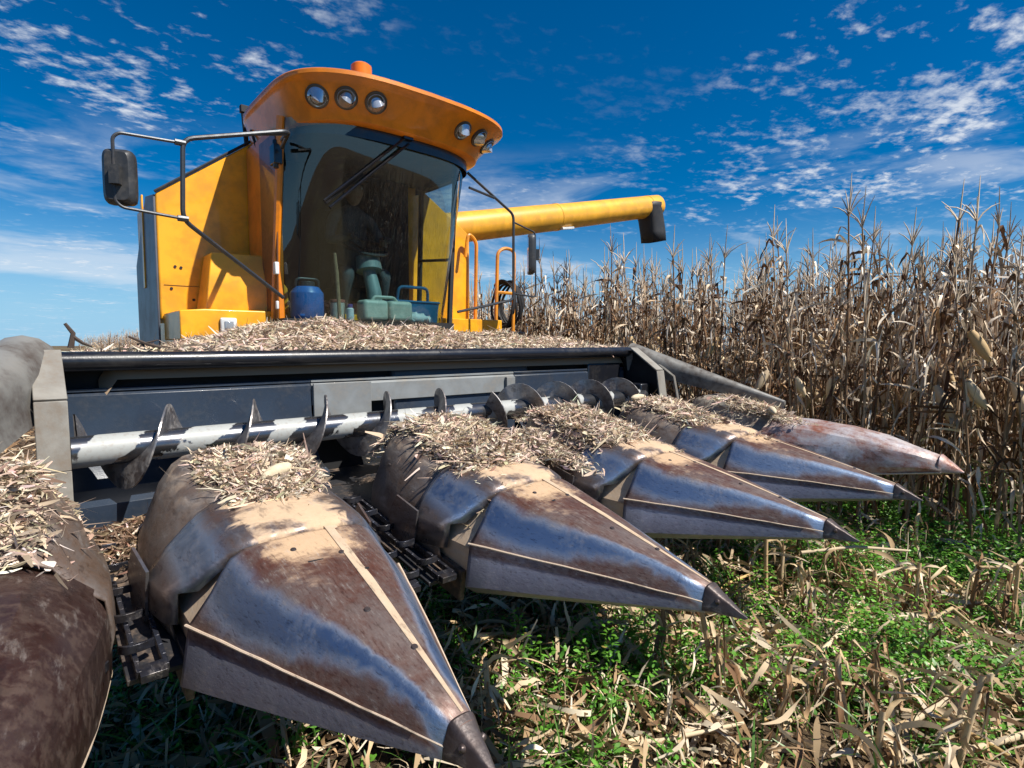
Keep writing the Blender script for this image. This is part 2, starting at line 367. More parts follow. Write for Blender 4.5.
# ------------------------------------------------------------------ ground
def ground():
    # one sheet, finely divided near the camera, reaching the horizon
    g = [-3000, -900, -300, -100, -40, -18]+list(np.linspace(-9, 15, 61))+[20, 40, 100, 300, 900, 3000]
    n = len(g); X, Y = np.meshgrid(g, g); Z = np.zeros_like(X)
    near = (np.abs(X) < 16) & (np.abs(Y) < 16)
    Z[near] = rng.normal(size=near.sum())*.015
    V = np.stack([X, Y, Z], -1).reshape(-1, 3)
    fs = [(j*n+i, j*n+i+1, (j+1)*n+i+1, (j+1)*n+i) for j in range(n-1) for i in range(n-1)]
    o = npmesh('ground', V, fs, (.1, .07, .05), M['soil'], smooth=True); o['kind'] = 'structure'
ground()

# ------------------------------------------------------------------ corn header
HZ = .9   # height of the divider points
hdr = empty('corn_header', (1.35, 2.2, 0), 'wide black corn header with brown steel snouts, mounted on the front of the combine', 'corn header')
L0, L1 = -.52, 3.22
bs = MB()
bs.prism([(2.30, .80), (2.30, 1.60), (2.285, 1.60), (2.285, .80)], 0, L0, L1)
bs.build('back_sheet', M['dark'], hdr, bevel=.003)
b = MB(); b.tube([(L0-.02, 2.17, 1.583), (L1+.02, 2.17, 1.598)], .040, 20); b.box((1.35, 2.25, 1.618), (L1-L0+.02, .17, .012))
b.build('top_beam', M['black'], hdr, smooth=40)
def lower_panel(x0, x1, zb, name, m_, lip=True):
    p = MB(); prof = [(2.215, 1.452), (2.20, 1.44), (2.195, 1.30), (2.17, 1.16), (2.10, 1.06), (1.98, 1.02)]
    prof = [q for q in prof if q[1] >= zb] or prof[:2]
    if prof[-1][1] > zb: prof.append((prof[-1][0]-.002, zb))
    back = [(q[0]+.02, q[1]-.003) for q in prof][::-1]
    p.prism(prof+back, 0, x0, x1)
    if lip: p.box(((x0+x1)/2, 2.232, 1.462), (x1-x0, .05, .014))
    return p.build(name, m_, hdr, bevel=.002)
lower_panel(L0+.02, .55, .9, 'trough_panel', M['navy'])
lower_panel(.553, 1.98, 1.335, 'feeder_shield', M['grey_sheet'])
lower_panel(1.983, L1-.02, .9, 'trough_panel', M['navy'])
b = MB(); b.box((.72, 2.185, 1.30), (.33, .018, .30)); b.build('opening_frame', M['grey_sheet'], hdr, bevel=.003)
b = MB(); b.box((1.93, 2.187, 1.365), (.075, .025, .14)); b.build('opening_frame', M['grey_sheet'], hdr, bevel=.003)
b = MB(); b.prism([(1.35, .78), (1.55, .90), (2.28, .96), (2.28, .80), (1.6, .74)], 0, L0, L1); b.build('floor_pan', M['dustyblack'], hdr, bevel=.004)
b = MB(); b.box((1.35, 1.45, .78), (L1-L0, .14, .14)); b.box((1.35, 2.36, 1.2), (L1-L0, .1, .14)); b.build('main_frame', M['black'], hdr, bevel=.008)
# end walls with the pale folded flange on their front edge
for x, sgn in ((L0, -1), (L1, 1)):
    w = MB(); w.prism([(2.29, .84), (2.29, 1.63), (2.145, 1.63), (1.89, 1.45), (1.85, 1.2), (1.82, .98), (1.5, .9), (1.5, .84)], 0, x, x+sgn*.012)
    wo = w.build('end_wall', M['black'], hdr, bevel=.002)
    fl = MB(); pth = [(2.12, 1.625), (1.865, 1.45), (1.825, 1.20), (1.80, 1.0)]
    for (y0, z0), (y1, z1) in zip(pth, pth[1:]):
        d = Vector((0, y1-y0, z1-z0)); nn = Vector((0, -d.z, d.y)).normalized()*-.012
        a = [(x-.045*sgn, y0, z0), (x+.05*sgn, y0, z0), (x+.05*sgn, y1, z1), (x-.045*sgn, y1, z1)]
        fl.add(a+[(p[0], p[1]+nn.y, p[2]+nn.z) for p in a], [(0, 1, 2, 3), (7, 6, 5, 4), (0, 4, 5, 1), (1, 5, 6, 2), (2, 6, 7, 3), (3, 7, 4, 0)])
    fl.build('flange', M['cream'], wo, bevel=.003)
    # inclined half-round shield running forward from the wall
    sh = MB(); rings = []
    for k_, t in enumerate(np.linspace(0, 1, 8)):
        c = Vector((x+sgn*(.07+.50*t), 2.17-(1.05 if sgn > 0 else 1.4)*t, 1.575-(.36 if sgn > 0 else .40)*t)); rr = (.098-.082*t if sgn > 0 else .115-.02*t); ring = []
        for q in range(9):
            a = math.pi*(q/8)*1.15-.25; ring.append(c+Vector((rr*math.cos(a), 0, rr*math.sin(a))))
        ring += [ring[-1]+Vector((.02*sgn, 0, -.11+.07*t)), ring[0]+Vector((-.02*sgn, 0, -.11+.07*t))]
        rings.append(ring)
    sh.loft(rings); sh.build('end_shield', M['shield'], hdr, smooth=50)
b = MB(); b.box((2.95, 2.22, 1.4), (.40, .05, .22)); b.box((3.12, 2.0, 1.25), (.12, .16, .2)); b.build('bearing_housing', M['black'], hdr, bevel=.012)
b = MB(); b.tube([(3.33, 1.95, 1.5), (3.36, 1.82, 1.4), (3.36, 1.78, 1.22)], .012, 6); b.build('hanger_rod', M['cream'], hdr)
# cross auger
AY, AZ = 1.95, 1.245
ag = MB(); ag.cyl((L0+.05, AY, AZ), (3.12, AY, AZ), .061, 28)
ago = ag.build('auger', M['auger'], hdr, origin=(1.35, AY, AZ))
def flight(x0, turns, pitch, hand, ph, rin=.061, rout=.164):
    n = int(abs(turns)*28); vs = []; fs = []; th = .005
    for i in range(n+1):
        a = ph+hand*2*math.pi*i/28; x = x0+pitch*i/28; c, s_ = math.cos(a), math.sin(a)
        for rr, dx in ((rin, -th), (rout, -th*.7), (rout, th*.7), (rin, th)): vs.append((x+dx, AY+rr*c, AZ+rr*s_))
        if i: 
            p, q = (i-1)*4, i*4; fs += [(p, q, q+1, p+1), (p+1, q+1, q+2, p+2), (p+2, q+2, q+3, p+3)]
    return MB().add(vs, fs)
flight(L0+.07, 5.3, .335, -1, 1.0).build('flight', M['flight'], ago, smooth=60, origin=(1.35, AY, AZ))
flight(1.50, 4.6, .335, 1, 2.2).build('flight', M['flight'], ago, smooth=60, origin=(1.35, AY, AZ))
# ---- dividers
def mir(half):  # half section (x>=0 from top centre down) -> closed ring
    return [(-x, z) for x, z in half[::-1] if x > 1e-6]+[(x, z) for x, z in half]
CONE_B = [(0, .213), (.10, .210), (.165, .203), (.198, .185), (.222, .152), (.25, .105), (.304, .035), (.328, -.115), (.27, -.155)]
CONE_F = [(0, .050), (.009, .0495), (.015, .048), (.019, .045), (.022, .040), (.024, .034), (.031, .012), (.033, -.008), (.022, -.016)]
DOME_B = [(0, .235), (.09, .228), (.17, .205), (.235, .165), (.28, .105), (.305, .04), (.318, -.03), (.305, -.14), (.26, -.15)]
DOME_F = [(0, .080), (.020, .078), (.037, .073), (.050, .064), (.060, .052), (.066, .036), (.070, .012), (.064, -.012), (.05, -.02)]
def divider(x0, name, mats, label, pitch=0.0, dome=False, wx=1.0, yaw=0.0, rivets=True):
    org = Vector((x0, .95, HZ)); rotm = Matrix.Rotation(pitch, 3, 'X') @ Matrix.Rotation(yaw, 3, 'Z')
    def P(x, y, z): return Vector((x0, 0, HZ)) + Vector((0, .95, 0)) + rotm @ (Vector((x*wx, y-.95, z)))
    YE = 1.12 if dome else .875
    CB, CF = (DOME_B, DOME_F) if dome else (CONE_B, CONE_F)
    # hood: carries the divider back to the auger
    prof = [(1.06, .21, .222, .31, 0), (1.18, .215, .245, .325, -.01), (1.30, .225, .275, .335, -.02), (1.48, .22, .335, .335, -.02), (1.60, .20, .348, .32, -.02), (1.68, .17, .33, .28, -.02), (1.76, .12, .27, .22, -.02)]
    rings = []
    for y, wt, zt, wb, zb in prof:
        half = [(0, zt+.012), (wt*.5, zt+.008), (wt*.82, zt-.004), (wt, zt-.028), (wt+(wb-wt)*.35, zt-.09), (wb-.01, .08), (wb, zb-.03), (wb-.015, -.10)]
        rings.append([Vector((x0+x*wx, y, HZ+z)) for x, z in mir(half)])
    h = MB().loft(rings, False); ho = h.build(name, mats[0], hdr, origin=org, smooth=50, solid=.006)
    if label: ho['label'] = label
    # collar: raised lip and ears between hood and nose
    cr = []
    for y, wt, zt, wb, q in ((.868, .195, .203, .300, 1), (.885, .212, .226, .318, 1), (.93, .216, .240, .328, .85), (1.04, .218, .254, .338, .5), (1.17, .218, .268, .344, 0), (1.205, .214, .264, .342, 0)):
        half = [(0, zt, 0), (wt*.5, zt-.003, 0), (wt*.78, zt-.012, .004), (wt*.95, zt-.032, .02), (wt+(wb-wt)*.22, zt-.07, .05), (wt+(wb-wt)*.6, zt-.12, .09), (wb, .075, .13), (wb, -.02, .15)]
        ring = [(-x, y+d_*q, z) for x, z, d_ in half[::-1] if x > 0]+[(x, y+d_*q, z) for x, z, d_ in half]
        cr.append([P(*p) for p in ring])
    if not dome:
        cb = MB().loft(cr, False)
        for s_ in (-1, 1):
            a = [(s_*.345, 1.15, .10), (s_*.362, 1.28, .14), (s_*.368, 1.34, .05), (s_*.365, 1.30, -.06), (s_*.35, 1.18, -.055)]
            a = [P(*q) for q in a]; cb.add(a+[q+Vector((s_*.006, 0, 0)) for q in a], [(0, 1, 2, 3, 4), (9, 8, 7, 6, 5)]+[(i, (i+1) % 5, 5+(i+1) % 5, 5+i) for i in range(5)])
        cb.build('collar', mats[1], ho, origin=org, smooth=50, solid=.004)
        # dust-caked gutter between collar and nose
        g = MB().loft([[P(x*.94, y, z-.026) for x, z in mir(CB[:7]+[(.29, -.10)])] for y in (.86, 1.12)], False); g.build('gutter', M['tan'], ho, origin=org)
    # nose cone
    rings = []
    for t in (0, .12, .3, .5, .7, .86, .975, 1.0):
        y = .085+(YE-.085)*t; half = []
        for (xb, zb), (xf, zf) in zip(CB, CF):
            bul = (.045 if dome else .005)*math.sin(math.pi*t); half.append((xf+(xb-xf)*t+(bul*.6 if xb > .05 else 0), zf+(zb-zf)*t+(bul if zb > 0 else -bul*.3)))
        if t == 1.0: half = [(x*.985, z-.004) for x, z in half]
        if dome: half = [(x+.006*math.sin(9*t+5*z*20) if x > .05 else x, z+.008*math.sin(7*t+x*23+x0)) for x, z in half]
        rings.append([P(x, y, z) for x, z in mir(half)])
    n = MB(); n.loft(rings, False)
    no = n.build('nose_cone', mats[2], ho, origin=P(0, 0, 0), smooth=18 if dome else 28, solid=.004)
    # welded seam strips
    if not dome:
        s = MB()
        for sg in (-1, 1):
            pts = []
            for t in np.linspace(.0, 1, 12):
                y = .085+.79*t; bul = .005*math.sin(math.pi*t)
                pts.append(P(sg*(.031+(.306-.031)*t+bul*.6+.001), y, .012+(.035-.012)*t+bul+.001+random.uniform(-.0015, .0015)))
            s.tube(pts, [.0022+.0022*t for t in np.linspace(0, 1, 12)], 6)
        s.build('edge_seam', M['strip'], ho, origin=org)
        s = MB(); top = []; 
        for t in np.linspace(.03, 1, 10):
            y = .085+.79*t; bul = .005*math.sin(math.pi*t); z = .050+(.213-.050)*t+bul+.0035; w = .003+.017*t; xc = .006+.074*t
            top.append([P(xc-w, y, z), P(xc+w, y, z-.006*t), P(xc+w, y, z-.01-.006*t), P(xc-w, y, z-.01)])
        s.loft(top); s.build('top_strip', M['tan'], ho, origin=org, bevel=.001)
    else:
        s = MB()
        for sg in (-1, 1):
            pts = []
            for t in np.linspace(0, 1, 14):
                bul = .045*math.sin(math.pi*t); xb, zb = CB[7]; xf, zf = CF[7]
                pts.append(P(sg*(xf+(xb-xf)*t+bul*.6+.004), .085+(YE-.085)*t, zf+(zb-zf)*t-bul*.3))
            s.tube(pts, .0045, 6)
        s.build('edge_seam', M['strip'], ho, origin=org)
    # cast tip with two round bolts
    t_ = MB(); rings = []
    for y, f in ((.104, 1.0), (.098, 1.05), (.07, .86), (.035, .55), (.008, .27), (-.012, .07)):
        k_ = (y-.085)/.79; half = []
        for (xb, zb), (xf, zf) in zip(CB, CF):
            bx, bz = xf+(xb-xf)*max(k_, 0), zf+(zb-zf)*max(k_, 0); cz = -.002 if y < .06 else .03
            half.append((bx*f*1.03+.001, (bz-.015)*f+.015*max(f, .2)+(.004 if f > .9 and zb > 0 else 0)-.008*(1-f)))
        rings.append([P(x, y, z) for x, z in mir(half)])
    t_.loft(rings)
    for sg in (-1, 1):
        c = P(sg*.022, .066, .022); d = Vector((sg*.75, 0, .55)).normalized(); t_.tube([c-d*.004, c+d*.004, c+d*.008], [.008, .0075, .0045], 12)
    t_.build('nose_tip', mats[3], ho, origin=P(0, 0, 0), smooth=35)
    if rivets:
        def top_z(x_, y_): t_q = (y_-.085)/.79; return .050+.163*t_q+.005*math.sin(math.pi*t_q)-.004*abs(x_)/.1
        for x, y in ((.045, .72), (-.06, .79), (-.01, .46), (.02, .30)):
            c = P(x, y, top_z(x, y)); rv = MB(); rv.tube([c, c+Vector((0, -.001, .0055))], [.010, .007], 10); rv.build('bolt', M['nosetip'], ho, origin=c)
        for x, y in ((-.03, .71), (.055, .62)):
            a = P(x, y, top_z(x, y)+.001); rv = MB(); rv.box(a, (.040, .008, .0025), (R(12), 0, R(random.uniform(-12, 12)))); rv.build('slot', M['dark'], ho, origin=a)
    return ho
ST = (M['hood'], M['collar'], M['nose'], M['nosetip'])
divider(-.80, 'row_divider', (M['hood'], M['domebrown'], M['domebrown'], M['domebrown']), 'dark red brown rounded end divider', dome=True, wx=1.15, rivets=False)
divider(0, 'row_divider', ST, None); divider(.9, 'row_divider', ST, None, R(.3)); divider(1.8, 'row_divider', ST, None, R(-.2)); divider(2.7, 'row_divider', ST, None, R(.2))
divider(3.6, 'row_divider', (M['creamhood'], M['domewhite'], M['domewhite'], M['domewhite']), 'pale rusty rounded end divider', dome=True, wx=.95, rivets=False)
# row units: deck plates and the two gathering chains in every gap
for i, x in enumerate((-.45, .45, 1.35, 2.25, 3.15)):
    d = MB()
    for sg in (-1, 1): d.prism([(.95, .80), (1.75, .925), (1.75, .91), (.95, .785)], 0, x+sg*.022, x+sg*.15)
    d.box((x-.16, 1.33, .81), (.02, .8, .12), (R(8), 0, 0)); d.box((x+.16, 1.33, .81), (.02, .8, .12), (R(8), 0, 0))
    do = d.build('row_unit', M['dustyblack'], hdr, bevel=.002)
    for sg in (-1, 1):
        c = MB(); loop = []
        for y in np.linspace(.92, 1.68, 18): loop.append((x+sg*.045, y, .825+(y-.95)*.156))
        for y in np.linspace(1.68, .92, 18): loop.append((x+sg*.105, y, .825+(y-.95)*.156))
        for a, bb in zip(loop, loop[1:]+loop[:1]):
            mid = (Vector(a)+Vector(bb))/2; c.box(mid, (.012 if a[1] != bb[1] else .06, .05, .022), (R(7), 0, 0))
        for k_ in range(5):
            y = .95+k_*.155+.05*(sg > 0); z = .84+(y-.95)*.156; xc = x+sg*.062
            # curved steel lug
            pts = [Vector((xc+sg*.03, y, z)), Vector((xc+sg*.005, y-.018, z+.004)), Vector((xc-sg*.035, y-.018, z+.004)), Vector((xc-sg*.05, y+.01, z))]
            q = fillet(pts, .03, 3); c.loft([[p+Vector((0, 0, 0)), p+Vector((0, .010, 0)), p+Vector((0, .010, .022)), p+Vector((0, 0, .022))] for p in q])
        c.build('gathering_chain', M['chain'], do, bevel=.001)

# ------------------------------------------------------------------ combine harvester
cmb = empty('combine_harvester', (1.6, 4.3, 0), 'yellow orange combine harvester with dark cab glass and raised unloading tube', 'combine harvester')
WY = 4.3
# body: grain tank front wall with cut corner, side, roof
wall = [(.22, 1.92), (.22, 2.80), (1.03, 3.41), (2.3, 3.41), (3.17, 2.86), (3.17, 1.85), (.22, 1.85)]
b = MB(); b.prism(wall, 1, WY, WY+.9); bo = b.build('grain_tank', M['yellow'], cmb, bevel=.012)
b = MB(); b.prism([(WY+.012, 1.70), (WY+.012, 2.79), (WY+.35, 2.84), (WY+.95, 2.35), (WY+.95, 1.2), (WY+.3, 1.2)], 0, .205, .219); b.build('side_cover', M['grey_panel'], bo, bevel=.004)
b = MB(); b.tube([(.215, WY+.0, 2.81), (1.03, WY+.0, 3.425)], .012, 6); b.build('edge_trim', M['rubber'], bo)
b = MB()
for p in ((.33, 2.26), (.37, 2.255), (.30, 2.09), (.60, 2.085), (.45, 2.01)): b.tube([(p[0], WY-.006, p[1]), (p[0], WY+.01, p[1])], .011, 8)
b.box((.50, WY-.0015, 2.115), (.5, .004, .003)); b.build('panel_screw', M['dark'], bo)
b = MB(); b.box((1.65, 6.6, 2.0), (2.0, 2.9, 1.7)); b.box((1.65, 8.3, 1.7), (1.8, 1.0, 1.3)); b.build('rear_body', M['yellow'], cmb, bevel=.05)
b = MB(); b.box((.20, WY+.5, 2.5), (.012, .07, .75)); b.build('side_ladder', M['yellow'], cmb, bevel=.003)
# front platform with lamp and step box
b = MB(); b.prism([(.24, 1.69), (.24, 1.895), (.40, 1.91), (3.15, 1.91), (3.15, 1.72), (.75, 1.72)], 1, 3.72, WY-.004); po_ = b.build('front_platform', M['yellow'], cmb, bevel=.008)
b = MB(); b.box((.545, 3.705, 1.775), (.11, .03, .15)); lo_ = b.build('marker_lamp', M['white'], po_, bevel=.01)
b = MB(); b.box((.545, 3.688, 1.775), (.06, .012, .10)); b.build('lamp_lens', M['lens'], lo_, bevel=.004)
b = MB()
v0 = [(.46, 3.95, 1.912), (1.02, 3.80, 1.912), (1.02, WY-.01, 1.912), (.46, WY-.01, 1.912), (.53, 4.05, 2.36), (.88, 3.95, 2.36), (.88, WY-.01, 2.36), (.53, WY-.01, 2.36), (.47, 3.93, 2.1), (1.01, 3.80, 2.1)]
b.add(v0, [(0, 1, 9, 8), (8, 9, 5, 4), (1, 2, 6, 5, 9), (3, 0, 8, 4, 7), (4, 5, 6, 7)]); b.build('step_box', M['yellow'], cmb, bevel=.008)
b = MB(); b.box((1.6, 3.0, 1.15), (1.1, 1.6, .75), (R(-8), 0, 0)); b.box((1.6, 5.0, 1.3), (1.2, 2.2, .8)); b.build('feeder_house', M['navy'], cmb, bevel=.02)
# cab shell
CYB = 3.36
def glass_line(t, z):   # bowed windscreen in plan; t 0..1 left to right, leaning forward at the top
    x0, x1 = .885+.0*(z-1.86), 2.385+.09*(z-1.86)/1.4
    x = x0+(x1-x0)*t; e = abs(2*t-1); y = CYB+.06-.24*(z-1.86)/1.4+.22*e**6+.05*e*e
    return Vector((x, y, z))
b = MB(); rings = []
for z in np.linspace(1.83, 3.27, 9): rings.append([glass_line(t, z) for t in np.linspace(0, 1, 29)])
b.loft(rings, False); ws = b.build('windscreen', M['windscreen'], cmb, smooth=80)
b = MB(); zs = np.linspace(1.80, 3.28, 7)
b.tube([glass_line(0, z)+Vector((-.012, .015, 0)) for z in zs], .030, 8)
b.build('left_pillar', M['orange'], cmb).name = 'cab_pillar'
b = MB(); b.tube([glass_line(1, z)+Vector((.005, .02, 0)) for z in zs], .012, 8); b.build('cab_pillar', M['rubber'], cmb)
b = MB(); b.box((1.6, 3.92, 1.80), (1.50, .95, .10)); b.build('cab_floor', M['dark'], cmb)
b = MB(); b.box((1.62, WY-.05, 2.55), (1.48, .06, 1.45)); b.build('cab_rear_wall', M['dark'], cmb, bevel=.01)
# left side door (in shade) with orange frame, brown pane, hinge and latch
b = MB()
X = .872
b.prism([(3.62, 1.76), (3.62, 3.24), (3.70, 3.26), (WY-.01, 3.26), (WY-.01, 1.76)], 0, X, X+.05); dr = b.build('cab_door', M['orange'], cmb, bevel=.01)
b = MB(); b.prism([(3.61, 1.80), (3.57, 2.5), (3.56, 3.2), (3.92, 3.2), (3.92, 1.80)], 0, X-.012, X-.001); b.build('door_panel', M['side_glass'], dr, bevel=.004)
b = MB(); b.box((X-.02, 3.585, 2.22), (.03, .05, .09)); b.box((X-.02, 3.585, 1.95), (.02, .03, .06)); b.build('door_latch', M['white'], dr, bevel=.005)
b = MB(); b.box((X-.02, 3.52, 3.02), (.06, .10, .14)); b.tube([(X-.03, 3.50, 2.92), (X-.03, 3.50, 3.12)], .02, 8); b.build('door_hinge', M['black'], dr, bevel=.006)
# right side: window frame only
b = MB(); b.tube(fillet([(2.45, 3.66, 1.85), (2.50, 3.62, 3.2), (2.50, 4.20, 3.2), (2.45, 4.2, 1.85)], .08), .025, 8); b.tube([(2.47, 3.66, 2.45), (2.47, 4.2, 2.5)], .014, 6); b.build('window_frame', M['rubber'], cmb)
b = MB(); b.box((2.475, 3.93, 2.55), (.006, .58, 1.38)); b.build('side_window', M['clear'], cmb)
# roof
RC, RW = 1.785, .965
def roof_ring(inset, z, zl=0.0, n=96):
    out = []
    xl, xr = RC-RW+inset*.40, RC+RW-inset*.85; cx = (xl+xr)/2; hx = (xr-xl)/2
    y0, y1 = 2.90+inset*1.0, 4.56-inset*.2; cy = (y0+y1)/2; hy = (y1-y0)/2
    for i in range(n):
        a = 2*math.pi*i/n; ca, sa = math.cos(a), math.sin(a); p = 2/4.4
        x = math.copysign(abs(ca)**p, ca)*hx; y = math.copysign(abs(sa)**p, sa)*hy
        if y < 0: y += .12*(abs(x)/hx)**2.2*(-y/hy)
        out.append(Vector((cx+x, cy+y, z-zl*max(0, -x/hx-.5))))
    return out
b = MB(); b.loft([roof_ring(.34, 3.25, .06), roof_ring(.215, 3.25, .08), roof_ring(.19, 3.262, .08), roof_ring(.165, 3.315, .06), roof_ring(.045, 3.44, .02), roof_ring(.028, 3.462, .02), roof_ring(.002, 3.470, .02), roof_ring(-.012, 3.484, .02), roof_ring(-.010, 3.510, .02), roof_ring(.012, 3.524, .02), roof_ring(.05, 3.535, .01), roof_ring(.3, 3.575), roof_ring(.6, 3.59)])
rf = b.build('cab_roof', M['orange'], cmb, smooth=38)
b = MB(); b.loft([roof_ring(.26, 3.17, .0), roof_ring(.26, 3.27, .02)], True, False); b.build('roof_seal', M['black'], rf)
LN = [(1.02, 3.335), (1.19, 3.355), (1.39, 3.355), (2.16, 3.375), (2.36, 3.37), (2.53, 3.35)]
for x, z in LN:
    # find the fascia point at that x: interpolate the two fascia rings
    best = None
    r0, r1 = roof_ring(.165, 3.315, .06), roof_ring(.045, 3.44, .02)
    cand = [(abs((p.x+q.x)/2-x), p, q) for p, q in zip(r0, r1) if p.y < 3.5]
    _, p, q = min(cand, key=lambda c_: c_[0]); nx = min(cand, key=lambda c_: abs(abs((c_[1].x+c_[2].x)/2-x)-.08))
    mid = (p+q)/2; mid.x = x; up = (q-p).normalized(); al = (nx[1]-p); al = al.normalized() if al.length > 1e-4 else Vector((1, 0, 0))
    if al.x < 0: al = -al
    nrm = up.cross(al).normalized()
    if nrm.y > 0: nrm = -nrm
    t_ = MB(); t_.tube([mid-nrm*.02, mid+nrm*.008, mid+nrm*.014], [.080, .080, .071], 28); wl = t_.build('work_light', M['chrome'], rf, smooth=40)
    t_ = MB(); t_.tube([mid+nrm*.010, mid+nrm*.018, mid+nrm*.022, mid+nrm*.017, mid+nrm*.017, mid+nrm*.030, mid+nrm*.032], [.067, .063, .050, .044, .032, .026, .012], 28); t_.build('lamp_lens', M['lens'], wl, smooth=60)
b = MB(); b.tube([(1.47, 3.4, 3.56), (1.47, 3.4, 3.67), (1.47, 3.4, 3.675), (1.47, 3.4, 3.785), (1.47, 3.4, 3.80)], [.088, .088, .080, .078, .06], 24); b.build('beacon', M['beacon'], rf, smooth=40)
b = MB(); b.tube([(.93, 4.42, 3.18), (.90, 4.42, 3.60)], .02, 6); b.box((.91, 4.42, 3.63), (.07, .05, .06)); b.tube([(.90, 4.0, 3.10), (.86, 4.1, 3.36)], .012, 6); b.build('antenna_bracket', M['dark'], cmb, bevel=.004)
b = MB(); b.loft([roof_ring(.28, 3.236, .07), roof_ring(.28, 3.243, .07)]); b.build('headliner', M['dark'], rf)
# wiper
b = MB()
g1 = glass_line(.50, 3.24)+Vector((.02, -.03, 0)); g2 = glass_line(.145, 2.70)+Vector((0, -.03, 0)); of = Vector((.035, 0, -.035))
b.tube([g1, (g1+g2)/2+Vector((0, -.02, 0)), g2], .010, 6); b.tube([g1+of, (g1+g2)/2+of+Vector((0, -.02, 0)), g2+of*1.2], .010, 6)
g3 = g2+(g1-g2)*.45; b.tube([g2+of*.3+Vector((0, .012, 0)), g3+of*.3+Vector((0, .012, 0))], .016, 6); b.box(g1+Vector((.02, .0, .02)), (.08, .05, .06)); b.build('wiper', M['black'], ws)
# operator's station
b = MB(); b.tube([(1.68, 3.62, 1.84), (1.68, 3.66, 2.10), (1.67, 3.74, 2.32)], [.07, .062, .055], 14); b.tube([(1.67, 3.72, 2.28), (1.67, 3.75, 2.40)], [.11, .10], 18); sc_ = b.build('steering_column', M['column'], cmb, bevel=.004)
b = MB(); c = Vector((1.67, 3.80, 2.50)); ring = [c+Matrix.Rotation(R(28), 3, 'X') @ Vector((.2*math.cos(a), .2*math.sin(a), 0)) for a in np.linspace(0, 2*math.pi, 25)]
b.tube(ring, .014, 6); [b.tube([c-Vector((0, .02, .04)), ring[i]], .010, 5) for i in (0, 8, 16)]; b.build('steering_wheel', M['rubber'], sc_)
b = MB(); b.box((1.66, 4.08, 2.09), (.50, .36, .12)); b.box((1.66, 4.215, 2.50), (.48, .06, .72)); b.box((1.66, 4.08, 1.94), (.26, .24, .19)); b.build('driver_seat', M['dark'], cmb, bevel=.04, bseg=3)
